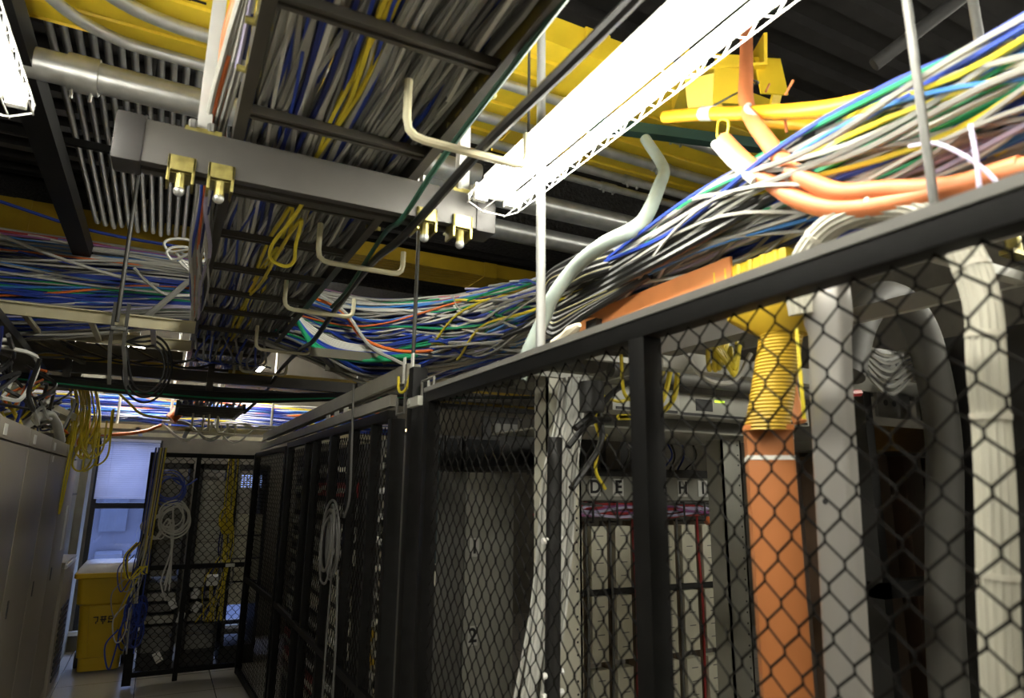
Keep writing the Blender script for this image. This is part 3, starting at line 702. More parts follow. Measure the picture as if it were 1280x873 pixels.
# header strut above the far fence
t = thing('header_strut', (.9,4.8,2.1), 'olive grey strut with a cut end running above the far cage fence', 'support strut')
part('channel', G().sweep([(-.03,0),(-.01,0),(-.01,.01),(.01,.01),(.01,0),(.03,0),(.03,.07),(-.03,.07)],(.885,2.6,2.13),(.885,7.0,2.13)), mat('olive grey paint',(.22,.21,.17),.5,.1), t, smooth=False)
for y in (2.62,2.52): part('end_strip', G().span((.852,y,2.12),(.858,y+.025,2.23)), M_WHITEM, t)
for i in range(3): part('tag', G().span((.85,3.55+i*.22,2.06),(.853,3.65+i*.22,2.115)), M_PAPER, t)
solo('wire_loop', G().tube(cr([(.84,2.66,2.15),(.835,2.63,2.09),(.835,2.58,2.075),(.835,2.53,2.09),(.84,2.5,2.15)],6),.006,6), CAB['yellow'], 'small yellow wire loop hanging from the cut strut end', 'cable')
solo('fence_header', G().span((.845,2.78,2.04),(.875,7.0,2.09)), mat('grey painted angle',(.3,.29,.25),.5), 'grey angle bar lying along the top of the far cage fence', 'bar')
# cross fence at the end of the aisle
t = thing('cross_fence', (.35,6.95,0), 'black mesh gate closing the aisle end in front of the equipment racks', 'gate')
for x, w in ((-.07,.07),(.30,.04),(.82,.05)): part('post', G().span((x-w/2,6.92,.02),(x+w/2,6.97,1.98)), M_BLACKP, t)
for z in (.1,.97,1.96): part('rail', G().span((-.07,6.925,z-.02),(.82,6.965,z+.02)), M_BLACKP, t)
part('mesh', mesh_wires((-.03,6.945,.1),(1,0,0),(0,0,1),.31,1.86,seed=8,dx=.066,dz=.075,r=.0025), M_WIRE, t)
part('mesh', mesh_wires((.32,6.945,.1),(1,0,0),(0,0,1),.48,1.86,seed=9,dx=.066,dz=.075,r=.0025), M_WIRE, t)
part('tag', G().span((.62,6.915,.955),(.7,6.92,.985)), M_PAPER, t)

# ------------------------------------------------------------------ cable coils and hanging bunches
def coil(name, c, ax, ay, r, n, rc, col, label, seed, tail=None, sq=1.0):
    q = random.Random(seed); P = []; c = Vector(c); ax = Vector(ax); ay = Vector(ay); nz = ax.cross(ay)
    for i in range(n*14+1):
        a = i/14*2*PI + PI/2; k = i/14
        rr = r*(1+.16*math.sin(k*2.1+seed)+q.uniform(-.03,.03))
        P.append(c + ax*(rr*sq*math.cos(a)+.02*math.sin(k*1.7)) + ay*(rr*math.sin(a)-.03*math.cos(k*1.3)) + nz*(.02*math.sin(k*3.1)))
    if tail: P += [Vector(p) for p in tail]
    return solo(name, G().tube(cr(P,2), rc, 6), CAB[col], label, 'cable coil')
coil('cable_coil', (.80,3.55,1.42),(0,1,0),(0,0,1),.16,7,.006,'dark_grey','grey cable coil hung on the far cage fence',3, None, .75)
for i, P in enumerate(([(.81,3.3,2.2),(.815,3.28,1.9),(.815,3.26,1.65),(.81,3.32,1.55)],[(.815,3.52,1.3),(.82,3.56,.9),(.82,3.55,.3)],[(.815,3.4,1.3),(.82,3.36,.9),(.82,3.38,.3)])):
    cable(cr(P,8), .0055, 'dark_grey', ['grey cable falling from above into the coil on the cage fence','grey tail hanging below the coil on the cage fence, farther one','grey tail hanging below the coil on the cage fence, nearer one'][i], None, 6)
coil('cable_coil', (.14,6.86,1.40),(1,0,0),(0,0,1),.125,6,.0075,'white','white cable coil hung on the gate at the aisle end',5,[(.16,6.86,1.2),(.13,6.86,1.0),(.1,6.86,.85),(.16,6.86,.7)], .9)
coil('cable_coil', (.08,6.88,1.66),(1,0,0),(0,0,1),.12,5,.006,'blue','blue cable coil above the white coil on the gate',8,[(.2,6.88,1.68),(.3,6.88,1.75)], 1.0)
rg = random.Random(33)
for i in range(7):
    q = rg; x = .02+.05*q.random()
    cable(cr([(.02+.06*q.random(),6.87,1.45),(-.03-.1*q.random(),6.86,1.34),(.0+.06*q.random(),6.86,1.22),(.1+.06*q.random(),6.86,1.3+.1*q.random()),(.16,6.86,1.1),(.13+.05*q.random(),6.86,.75+.15*q.random())],6), .006, 'white', 'white cable tangle hanging beside the white coil on the gate', 'white tangle on the gate', 5, 'patch_cable')
# bunch of cables down the left gate post
for i in range(22):
    c = rg.choice(('grey','white','navy','blue','grey','dark_grey','grey')) if i > 4 else 'yellow'
    x = -.1+.09*rg.random()
    zb = rg.choice((.3,.5,.7,1.0,.9))
    P = [(x+.03,6.86,2.02),(x+.02,6.85,1.7),(x+.005,6.84,1.3),(x-.01+rg.uniform(-.05,.03),6.82,.95),(x-.05+rg.uniform(-.06,.05),6.8,zb)]
    if i % 3 == 0: P += [(x-.12,6.8,zb-.1),(x-.16,6.8,zb+.08),(x-.08,6.8,zb+.2)]
    cable(cr(P,6), rg.choice((.005,.006,.007)), c, '%s cable hanging down the left post of the aisle end gate' % NICE[c], 'cables down the gate post', 5, 'patch_cable')
for i in range(16):
    x = -.12+.1*rg.random(); z = .35+.4*rg.random(); r = .045+.045*rg.random(); a0 = rg.uniform(0,6)
    cable(cr([(x+r*math.cos(a0+k*.9)*.7,6.8+.03*rg.random(),z+r*1.5*math.sin(a0+k*.9)) for k in range(9)],4), .006, 'navy' if i % 3 else 'blue', '%s cable tangle bunched between the yellow bin and the gate' % ('navy' if i % 3 else 'blue'), '%s tangle by the bin' % ('navy' if i % 3 else 'blue'), 5, 'patch_cable')

# ------------------------------------------------------------------ yellow bin
bx, by = -.32, 7.72
bn = thing('wheeled_bin', (bx,by,0), 'yellow wheeled bin with a pale lid standing under the window', 'bin')
def rrect(w, d, z, r=.05, cx=bx, cy=by, n=4):
    P = []
    for sx, sy, a0 in ((1,1,0),(-1,1,PI/2),(-1,-1,PI),(1,-1,1.5*PI)):
        for k in range(n+1):
            a = a0 + PI/2*k/n
            P.append((cx+sx*(w/2-r)+r*math.cos(a), cy+sy*(d/2-r)+r*math.sin(a), z))
    return P
M_BIN = mat('yellow bin plastic', (.62,.41,.012), .42, 0, .08, 3)
part('body', G().rings([rrect(.33,.36,.03),rrect(.34,.37,.14),rrect(.37,.39,.15),rrect(.42,.46,.6),rrect(.475,.5,.62),rrect(.5,.53,.86)]), M_BIN, bn)
part('front_panel', G().rings([[(bx-.10,by-.205,.16),(bx+.10,by-.205,.16),(bx+.10,by-.15,.16),(bx-.10,by-.15,.16)],[(bx-.13,by-.245,.6),(bx+.13,by-.245,.6),(bx+.13,by-.19,.6),(bx-.13,by-.19,.6)]]), M_BIN, bn, bevel=.006)
part('rim', G().rings([rrect(.53,.56,.84),rrect(.56,.58,.85),rrect(.56,.58,.885),rrect(.53,.56,.89)]), M_BIN, bn)
part('lid', G().rings([rrect(.52,.55,.89),rrect(.51,.54,.925,.06),rrect(.45,.48,.965,.08),rrect(.4,.42,.97,.08)]), mat('pale lilac plastic',(.72,.71,.76),.4), bn, 'pale lilac lid')
for s in (-1,1): part('wheel', G().cyl((bx+s*.17,by+.14,.075),(bx+s*.215,by+.14,.075),.075,16), M_DARK, bn)
tx = G(); Y0 = by-.236; zt = .47
def stroke(x, z, w, h): tx.box((bx-.005+x, Y0, zt+z), (w,.006,h))
stroke(-.06,.03,.04,.009); stroke(-.045,.01,.009,.045); stroke(-.055,-.018,.009,.02)
stroke(0,.03,.05,.01); stroke(0,.008,.05,.01); stroke(-.012,.012,.009,.05); stroke(.012,.012,.009,.05); stroke(0,-.015,.009,.035)
stroke(.06,.03,.042,.009); stroke(.06,.008,.042,.009); stroke(.043,.018,.009,.03); stroke(.077,.018,.009,.03); stroke(.06,-.018,.045,.009); stroke(.045,-.014,.009,.022)
part('lettering', tx, M_INK, bn, smooth=False)

# ------------------------------------------------------------------ cabinets on the left
CX = -.64
for i in range(5):
    y0 = 6.75 - .8*(i+1); y1 = y0+.794
    t = thing('equipment_cabinet', (CX-.45,(y0+y1)/2,0), ['tall beige cabinet nearest the window, last of the left row','tall beige cabinet, second from the window in the left row','tall beige cabinet, third from the window in the left row','tall beige cabinet, fourth from the window in the left row','tall beige cabinet, fifth from the window in the left row','tall beige cabinet hidden nearest the camera in the left row'][i], 'cabinet', 'beige cabinets along the left wall')
    part('body', G().span((CX-.9,y0,.02),(CX-.022,y1,1.98)), M_BEIGE, t, bevel=.004)
    dr = part('door', G().span((CX-.02,y0+.006,.1),(CX,y1-.006,1.88)), M_BEIGE, t, bevel=.004)
    part('header', G().span((CX-.02,y0+.002,1.89),(CX,y1-.002,1.98)), M_BEIGE, t, bevel=.003)
    part('handle', G().span((CX,y0+.13,1.0),(CX+.004,y0+.155,1.09)), M_DARK, dr)
    part('name_tag', G().span((CX,y0+.1,1.905),(CX+.003,y0+.17,1.955)), M_PAPER, t)
    if i < 2: part('door_tag', G().span((CX,y0+.12,1.83),(CX+.003,y0+.16,1.87)), M_PAPER, dr)
part('notice', G().span((CX,6.15,1.2),(CX+.003,6.3,1.5)), M_PAPER, dr) if False else None
solo('notice', G().span((CX+.001,6.44,1.18),(CX+.004,6.56,1.52)), M_PAPER, 'white paper strip stuck on the cabinet nearest the window', 'notice')
t = thing('air_unit', (-.85,7.3,0), 'beige floor standing air unit with a slotted grille past the cabinet row', 'air conditioner')
part('body', G().span((-1.3,6.82,.02),(-.62,7.6,1.05)), M_BEIGE, t, bevel=.006)
g = G()
for k in range(12): g.span((-.62,6.95,.1+.05*k),(-.612,7.45,.125+.05*k))
part('grille', g, M_DARK, t, smooth=False)
part('top_trim', G().span((-.64,6.82,1.0),(-.61,7.6,1.03)), M_WHITEM, t)
t = thing('tall_cabinet', (-1.0,7.9,0), 'grey green tall cabinet standing beside the window pier', 'cabinet')
part('body', G().span((-1.5,7.65,0),(-.74,8.19,2.1)), MATS['pale green grey paint'], t, bevel=.004)
part('seam', G().span((-.74,7.7,1.58),(-.735,8.15,1.6)), M_DARK, t)
# ------------------------------------------------------------------ inside the cage
# letter frame: distribution frame with blocks in columns
fr = thing('distribution_frame', (2.9,3.7,0), 'ivory distribution frame with a lettered strip D to J behind the mesh', 'equipment rack')
FY = 3.6
part('label_strip', G().span((2.02,FY-.01,1.63),(3.56,FY+.01,1.78)), mat('grey label strip',(.3,.3,.26),.5), fr, smooth=False)
for i, ch in enumerate('CDEFGHIJ'):
    x = 2.28+.181*i
    lp = part('letter_plate', G().span((x-.042,FY-.014,1.655),(x+.042,FY-.011,1.765)), M_PAPER, fr, smooth=False)
    text_mesh('letter', ch, .115, M_INK, lp, (x,FY-.016,1.71), (1,0,0), (0,0,1), .0008)
part('top_bar', G().span((2.0,FY-.03,1.78),(3.58,FY+.05,1.81)), M_DARK, fr)
part('ring_bar', G().cyl((2.0,FY-.08,1.61),(3.58,FY-.08,1.61),.008,8), M_DARK, fr)
for i in range(9):
    x = 2.19+.181*i
    part('wire_ring', G().tube([(x,FY-.02,1.62),(x,FY-.12,1.62),(x,FY-.12,1.5),(x,FY-.02,1.5)],.007,6), M_DARK, fr)
    part('upright', G().span((x-.035,FY-.005,.1),(x+.035,FY+.03,1.5)), mat('brown rack upright',(.12,.085,.05),.6), fr)
    part('wire_strand', G().tube(cr([(x-.01,FY-.05,1.55),(x,FY-.04,1.3),(x+.01,FY-.045,.9),(x-.005,FY-.04,.3)],5),.009,5), CAB['red'] if i % 3 == 0 else CAB['dark_grey'], fr)
for i in range(8):
    x = 2.28+.181*i
    for k in range(4):
        z1 = 1.47-.415*k; z0 = z1-.37
        bk = part('terminal_block', G().span((x-.058,FY-.05,z0),(x+.058,FY+.02,z1)), M_IVORY, fr, bevel=.003)
        g = G()
        for j in range(4): g.span((x-.02,FY-.052,z1-.06-j*.08),(x+.03,FY-.0495,z1-.055-j*.08))
        part('marking', g, M_MIDG, bk, smooth=False)
    part('gap_bar', G().span((x-.09,FY-.03,1.06),(x+.09,FY+.02,1.095)), M_DARK, fr)
rg = random.Random(5)
for i in range(26):
    c = rg.choice(('red','purple','red','lavender','dark_grey','purple'))
    y = FY-.05-.05*rg.random(); z = 1.52+.08*rg.random()
    cable(cr([(2.0+k*.2,y+rg.uniform(-.02,.02),z+rg.uniform(-.02,.02)) for k in range(9)],4), .009, c, '%s jumper wire running along the frame under the letter strip' % NICE[c], '%s jumper wires under the letter strip' % NICE[c], 5, 'jumper_wire')
solo('red_cap', G().ball((3.3,FY-.12,1.5),.03,10), CAB['orange'], 'round orange cap among the jumper wires near the letter I', 'cap')
# equipment above the letters
t = thing('equipment_rack', (2.7,4.0,1.8), 'dark open rack of cards above the lettered strip', 'equipment rack')
part('shelf', G().span((2.0,3.75,1.81),(3.6,4.3,1.84)), M_DARK, t)
part('back_panel', G().span((2.0,4.3,1.84),(3.6,4.33,2.2)), M_DARK, t)
part('screen_case', G().span((2.28,3.72,1.83),(2.6,4.0,2.08)), M_MIDG, t, bevel=.006)
part('screen', G().span((2.31,3.714,1.86),(2.57,3.72,2.05)), M_DARK, t, smooth=False)
part('module', G().span((2.66,3.74,1.83),(2.78,4.0,2.1)), mat('grey brown module',(.17,.15,.13),.5), t, bevel=.004)
for i in range(10):
    x = 2.84+.07*i; c = rg.choice(('blue','white','grey','black','blue'))
    part('patch_lead', G().tube(cr([(x,3.8,1.84),(x+rg.uniform(-.05,.05),3.72,1.95),(x+rg.uniform(-.05,.05),3.8,2.12)],5),.007,5), CAB[c], t)
part('connector', G().box((2.83,3.7,1.98),(.06,.03,.02),Matrix.Rotation(.5,3,'Y')).box((2.95,3.72,2.07),(.08,.02,.014)), M_WHITEM, t)
# ivory and grey posts
def post(name, x0, x1, y, z1, label, m=M_LGREY):
    t = thing(name, ((x0+x1)/2,y,0), label, 'rack post')
    part('face', G().span((x0,y,0),(x1,y+.012,z1)), m, t, smooth=False)
    part('flange', G().span((x0,y,0),(x0+.012,y+.13,z1)).span((x1-.012,y,0),(x1,y+.1,z1)), m, t, smooth=False)
    g = G()
    for k in range(int(z1/.06)): g.cyl((x1-.03,y-.001,.05+k*.06),(x1-.03,y+.002,.05+k*.06),.006,8)
    part('screw_hole', g, M_DARK, t, smooth=False)
    part('foot', G().span((x0-.03,y-.03,0),(x1+.03,y+.16,.015)), m, t)
    return t
post('rack_post', 1.76, 1.97, 3.0, 2.3, 'pale ivory rack post left of the lettered frame', mat('pale ivory steel',(.66,.65,.54),.45,.05,.06,2))
post('rack_post', 2.98, 3.14, 3.0, 2.0, 'grey rack post right of the lettered frame, beside the orange duct')
post('rack_post', 2.63, 2.81, 2.2, 1.9, 'brown grey rack post deeper in the cage, right of the orange duct', mat('grey brown post',(.15,.13,.115),.5))
# overhead shelf with grey units
t = thing('overhead_shelf', (2.35,2.95,2.04), 'grey shelf carrying long equipment boxes above the lettered frame', 'shelf')
for y in (2.9,3.35,3.7): part('beam', G().span((1.8,y,2.03),(3.5,y+.05,2.09)), M_MIDG, t)
part('plate', G().span((1.8,2.9,2.02),(3.5,3.75,2.03)), M_LGREY, t)
for i,(x0,x1,y,z) in enumerate(((1.98,2.42,2.72,2.09),(2.44,3.05,2.75,2.09),(3.07,3.5,2.78,2.09))):
    e = thing('network_unit', ((x0+x1)/2,y+.2,z), ['pale grey equipment box with a black display on the overhead shelf','long pale equipment box with two green lights on the overhead shelf','grey equipment box at the right end of the overhead shelf'][i], 'equipment')
    part('case', G().span((x0,y,z),(x1,y+.4,z+.13)), M_LGREY, e, bevel=.006)
    part('panel', G().span((x0+.12,y-.004,z+.035),(x0+.24,y,z+.1)), M_DARK, e, smooth=False)
    part('indicator_light', G().span((x0+.26,y-.005,z+.09),(x0+.33,y,z+.1)), mat('green indicator', (.4,.6,.02), emit=((.6,.9,.05),1.2)), e, smooth=False)
    part('slot', G().span((x0+.02,y-.004,z+.006),(x1-.02,y,z+.02)), M_DARK, e, smooth=False)
solo('support_beam', G().cyl((1.9,2.62,2.27),(3.6,2.7,2.27),.035,14), M_MIDG, 'dull grey pipe above the equipment boxes in the cage', 'pipe')
solo('support_beam', G().span((1.36,1.0,2.12),(1.43,1.62,2.17)), M_MIDG, 'pale grey strut running below the orange channel inside the cage', 'strut')
solo('support_beam', G().span((1.45,1.7,2.1),(3.6,1.76,2.16)), M_LGREY, 'pale grey cross strut behind the yellow drop pipe', 'strut')
# numbered cabinets
for i,(x0,x1,lab) in enumerate(((1.56,1.83,'dim grey cabinet left of the numbered one behind the double mesh'),(1.84,2.2,'grey cabinet with number plates 1 and 2 behind the mesh'))):
    t = thing('tall_cabinet', ((x0+x1)/2,4.5,0), lab, 'cabinet')
    part('body', G().span((x0,4.2,0),(x1,5,1.8)), M_LGREY if i else M_MIDG, t, bevel=.006)
    if i:
        for ch, z in (('1',1.31),('2',.76)):
            lp = part('number_plate', G().span((1.87,4.194,z-.06),(1.94,4.199,z+.06)), M_PAPER, t, smooth=False)
            text_mesh('number', ch, .12, M_INK, lp, (1.905,4.193,z), (1,0,0), (0,0,1), .0008)
    for j in range(2 - i):
        u = thing('monitor', (x0+.14+.2*j,4.4,1.8), ['dark monitor box on the dim cabinet behind the mesh','second dark monitor box on the dim cabinet'][j] if not i else 'dark monitor box standing on the numbered cabinet', 'monitor')
        part('case', G().span((x0+.02+.13*j,4.28,1.81),(x0+(.14 if not i else .3)+.13*j,4.6,2.05)), M_DARK, u, bevel=.006)
        part('screen', G().span((x0+.03+.13*j,4.275,1.84),(x0+(.13 if not i else .28)+.13*j,4.28,2.03)), mat('dark glass screen',(.02,.022,.025),.15), u, smooth=False)
t = thing('teal_cabinet', (1.42,3.95,0), 'dark teal cabinet in the gap between the gate posts', 'cabinet')
part('body', G().span((1.28,3.9,1.25),(1.52,4.4,1.98)), M_TEAL, t, bevel=.006)
part('latch', G().span((1.3,3.895,1.86),(1.35,3.9,1.93)), M_BLUEW, t)
part('plinth', G().span((1.28,3.9,0),(1.52,4.4,1.1)), M_DARK, t, bevel=.006)
part('perforated_panel', G().span((1.28,3.9,1.1),(1.52,4.4,1.25)), M_IVORY, t)
g = G()
for a in range(5):
    for b in range(4): g.cyl((1.32+a*.04,3.897,1.13+b*.033),(1.32+a*.04,3.902,1.13+b*.033),.01,8)
part('perforation', g, M_DARK, t, smooth=False)
solo('warm_lamp', G().span((1.30,3.9,2.03),(1.50,3.93,2.045)), mat('amber indicator strip',(1,.7,.3),emit=((1,.7,.3),3)), 'small amber light strip glowing above the teal cabinet', 'light')
solo('orange_cable_bundle', G().tube(cr([(.98,2.9,1.9),(.98,2.9,1.6),(.985,2.92,1.35),(.98,2.9,.4)],6),.012,8), CAB['orange'], 'orange cable dropping behind the black gate posts', 'cable')
# white cable bundle falling behind the near fence
rg = random.Random(8)
for i in range(20):
    c = rg.choice(('white','white','grey','white')); u = (i%7)/7; w = i//7
    P = [(1.62+.1*u,2.55+.04*w,2.2),(1.56+.1*u,2.5+.04*w,1.98),(1.47+.13*u,2.45+.04*w,1.75),(1.43+.13*u,2.42+.04*w,1.5),(1.38+.12*u+rg.uniform(-.02,.02),2.4+.04*w,1.2),(1.3+.14*u+rg.uniform(-.03,.03),2.38+.04*w,.8),(1.2+.2*u,2.36+.04*w,.3)]
    cable(cr(P,7), rg.choice((.009,.011,.012)), c, '%s cable in the thick drop behind the cage mesh left of the ivory post' % NICE[c], '%s cables of the drop behind the mesh' % NICE[c], 6, 'bulk_cable')
t = thing('cable_post', (1.36,2.36,0), 'black vertical post with white cable ties strapped in front of the white cable drop', 'post')
part('post', G().tube([(1.36,2.3,0),(1.38,2.3,1.5),(1.4,2.32,1.9)],.03,10), CAB['black'], t)
for z in (.62,.95,1.02,1.5): part('cable_tie', G().cyl((1.33,2.3,z),(1.42,2.3,z+.01),.012,8), M_WHITEM, t)
for i, P in enumerate(([(1.42,2.2,1.93),(1.52,2.22,2.0),(1.7,2.3,2.12),(1.9,2.4,2.2)],[(1.4,2.22,1.86),(1.5,2.22,1.96),(1.62,2.25,1.98)],[(1.4,2.2,1.7),(1.5,2.22,1.8),(1.58,2.25,1.9),(1.6,2.3,2.05)])):
    cable(cr(P,7), .013, 'black', ['black cable branching from the black post, highest, toward the ivory post','black cable branching from the black post, middle','black cable branching from the black post, lowest'][i], None, 8)
solo('cable_collar', G().cyl((1.5,2.2,2.0),(1.5,2.2,2.12),.05,14), M_DARK, 'black round collar below the cage rail beside the white drop', 'collar')
for i, P in enumerate(([(1.5,2.0,2.2),(1.55,2.05,2.06),(1.66,2.1,2.05),(1.75,2.1,2.1),(1.82,2.1,2.25)],[(1.6,2.3,2.05),(1.57,2.28,1.98),(1.6,2.28,1.9),(1.64,2.3,1.92)],[(1.58,2.25,1.9),(1.54,2.24,1.78),(1.6,2.26,1.7)],[(1.7,2.5,2.14),(1.85,2.5,2.1),(1.95,2.5,2.13)])):
    cable(cr(P,7), .0075, 'yellow', ['yellow cable looped under the cage rail in front of the ivory post','yellow cable kink beside the black collar','thin yellow cable falling left of the ivory post','yellow cable end right of the ivory post'][i], None, 6)
# yellow leads tangled left of the drop pipe
for i in range(7):
    q = random.Random(60+i); a = q.uniform(0,.1)
    cable(cr([(1.62+a,1.62,2.22),(1.58+a,1.6,2.12+.03*q.random()),(1.5+a,1.55,2.06+.05*q.random()),(1.46+a,1.5,2.14),(1.56,1.5,2.1-.05*q.random()),(1.7,1.6,2.18)],6), .007, 'yellow', 'bright yellow lead in the tangle left of the yellow drop pipe', 'yellow leads in the cage', 6)
for i in range(2):
    cable(cr([(1.75+.03*i,2.0,2.2),(1.7+.05*i,2.0,2.05),(1.62+.03*i,2.0,1.98),(1.48,2.0,1.96)],7), .011, 'yellow', 'yellow lead swinging down to the equipment boxes', 'yellow leads in the cage swinging low', 6)
cable(cr([(1.45,1.6,2.14),(1.55,1.62,2.06),(1.68,1.62,2.06),(1.75,1.6,2.16)],7), .008, 'white', 'white lead drooping through the yellow tangle in the cage', None, 6)
# orange channel, yellow fitting, yellow drop and orange duct
t = thing('orange_channel', (1.29,1.55,2.22), 'orange raceway channel resting along the cage rail', 'cable raceway')
part('channel', G().sweep([(-.05,0),(.05,0),(.05,.085),(.042,.085),(.042,.01),(-.042,.01),(-.042,.085),(-.05,.085)],(1.31,1.92,2.215),(1.31,1.2,2.215)), mat('bright orange raceway',(.8,.3,.1),.4), t, smooth=False)
part('lip', G().span((1.252,1.2,2.222),(1.262,1.92,2.232)), M_ORA, t, smooth=False)
solo('channel_clip', G().span((1.235,1.78,2.2),(1.262,1.84,2.26)), M_DARK, 'small black clip on the end of the orange raceway channel', 'clip')
t = thing('raceway_fitting', (1.33,1.1,2.2), 'yellow ridged raceway junction between the orange channel and the drop pipe', 'fitting')
part('body', G().span((1.265,1.03,2.20),(1.40,1.29,2.275)), M_YEL, t, bevel=.012)
for k in range(6): part('ridge', G().cyl((1.27,1.06+.04*k,2.202),(1.27,1.06+.04*k,2.272),.011,10), M_YEL, t)
part('funnel', G().rings([rrect(.17,.19,2.2,.03,1.34,1.14),rrect(.17,.19,2.13,.03,1.34,1.14),rrect(.11,.11,2.08,.04,1.34,1.12)]), M_YELD, t)
g = G(); R = []
for k in range(60):
    z = 2.1 - k*.0044; r = .05 + (.003 if k % 2 else 0); cx = 1.34 - .07*(k/60)
    R.append([(cx+r*math.cos(2*PI*j/18), 1.12+.01*(k/60)+r*math.sin(2*PI*j/18), z) for j in range(18)])
solo('drop_pipe', g.rings(R), M_YELD, 'yellow corrugated drop pipe entering the orange vertical duct', 'pipe')
t = thing('vertical_duct', (1.37,1.13,0), 'orange square vertical duct standing behind the cage mesh', 'cable raceway')
a = Matrix.Rotation(math.radians(47),3,'Z') @ Matrix.Rotation(math.radians(1.2),3,'Y')
part('duct', G().box((1.275,1.13,.925),(.104,.104,1.85),a), mat('rust orange duct',(.36,.125,.034),.5,0,.1,3), t, bevel=.006)
part('tape_band', G().box(V(1.275,1.13,.925)+(a @ V(0,0,.85)),(.106,.106,.01),a), M_PAPER, t)
part('cap_edge', G().box(V(1.275,1.13,.925)+(a @ V(0,0,.92)),(.109,.109,.012),a), M_ORA, t)
solo('duct_bracket', G().tube(cr([(1.5,1.22,1.88),(1.5,1.24,1.96),(1.5,1.24,2.04)],6),.018,8), M_ORA, 'small orange bracket piece behind the yellow drop pipe', 'bracket')
# shiny column
t = thing('metal_column', (1.24,.92,0), 'bare shiny metal upright duct with a bolt hole behind the mesh', 'column')
def colring(z, w, d, cx, cy): return rrect(w,d,z,.014,cx,cy)
part('shaft', G().rings([colring(0,.045,.085,1.24,1.0),colring(1.9,.045,.085,1.24,.925),colring(2.03,.045,.085,1.24,.915),colring(2.06,.055,.095,1.24,.915),colring(2.15,.055,.095,1.24,.915)]), M_SHINY, t)
part('bolt_hole', G().cyl((1.2165,.945,1.68),(1.2185,.945,1.68),.006,12), M_DARK, t)
part('yellow_edge', G().tube([(1.2,.965,2.05),(1.2,.965,1.85)],.004,6), CAB['yellow'], t)
# grey taped cable bundle arching over the rail
path = cr([(1.21,.955,2.08),(1.2,.95,2.15),(1.2,.92,2.21),(1.2,.86,2.25),(1.2,.79,2.258),(1.2,.73,2.245),(1.2,.67,2.215),(1.2,.63,2.16),(1.2,.605,2.1),(1.2,.592,2.01),(1.2,.6,1.9),(1.2,.612,1.72),(1.2,.645,1.4),(1.2,.67,1.0),(1.2,.67,0)],8)
g = G(); n = 30
T = [(path[min(i+1,len(path)-1)]-path[max(i-1,0)]).normalized() for i in range(len(path))]
R = []
for i, p in enumerate(path):
    a = V(1,0,0); b = T[i].cross(a).normalized(); a = b.cross(T[i])
    rr = [.027*(1+.05*math.cos(k*PI)+.02*math.sin(i*.5)) for k in range(n)]
    R.append([p + a*(rr[k]*math.cos(2*PI*k/n)) + b*(rr[k]*math.sin(2*PI*k/n)) for k in range(n)])
t = thing('cable_hose', (1.2,.64,0), 'thick pale grey taped cable bundle arching over behind the cage rail', 'cable bundle')
part('bundle', g.rings(R), M_HOSE, t)
for i in (20,36,66,76,84,92):
    if i < len(path)-1: part('tie', G().tube([path[i]-T[i]*.005, path[i]+T[i]*.005], .0295, 18), mat('clear tie band',(.5,.48,.4),.4), t)
# dark hose, racks and power gear at the right
solo('dark_hose', G().tube(cr([(2.1,1.5,2.1),(2.2,1.5,2.3),(2.35,1.5,2.42),(2.5,1.5,2.4),(2.6,1.5,2.25),(2.63,1.5,1.9),(2.55,1.5,1.5),(2.48,1.5,1.1),(2.4,1.5,0)],8),.062,16), M_HOSED, 'thick dark hose standing behind the pale grey bundle', 'hose')
t = thing('power_rack', (3.1,1.85,0), 'dark rack with brown boards and grey socket plates at the right of the cage', 'equipment rack')
part('frame', G().span((2.5,1.72,0),(2.55,1.8,2.4)).span((3.6,1.72,0),(3.65,1.8,2.4)).span((2.5,1.72,2.1),(3.65,1.8,2.16)).span((2.5,1.72,1.3),(3.65,1.8,1.36)).span((2.5,1.72,.5),(3.65,1.8,.56)), M_DARK, t)
for i in range(4):
    x = 2.68+.24*i
    part('board', G().span((x,1.85,.3),(x+.13,2.3,1.86)), mat('brown card edge',(.11,.07,.045),.5), t, bevel=.004)
part('shelf_plate', G().span((2.55,1.8,1.88),(3.6,2.4,1.92)), M_MIDG, t)
for r in range(2):
    for c in range(3):
        x = 2.56+.28*c; z = 2.0+.17*r
        pl = part('socket_plate', G().span((x,1.7,z),(x+.22,1.72,z+.12)), M_MIDG, t, bevel=.012)
        for k in range(3): part('socket', G().cyl((x+.05+.055*k,1.697,z+.06),(x+.05+.055*k,1.702,z+.06),.013,8), M_DARK, pl)
part('amber_unit', G().span((2.58,1.74,1.87),(2.95,1.8,1.97)), mat('amber brown panel',(.16,.09,.02),.4), t)
t = thing('equipment_rack', (3.2,.9,0), 'dim charcoal rack at the far right edge behind the pale bundle', 'equipment rack')
part('frame', G().span((2.7,.9,0),(2.76,1.6,2.3)).span((3.5,.9,0),(3.56,1.6,2.3)).span((2.7,.9,2.2),(3.56,1.6,2.26)), M_DARK, t)
for k in range(6): part('unit', G().span((2.76,.95,.3+.32*k),(3.5,1.6,.55+.32*k)), M_DARK if k % 2 else M_MIDG, t, bevel=.005)
part('screen', G().span((2.8,.945,1.9),(2.95,.95,1.98)), mat('small lit screen',(.3,.5,.9),emit=((.5,.7,1),.9)), t, smooth=False)
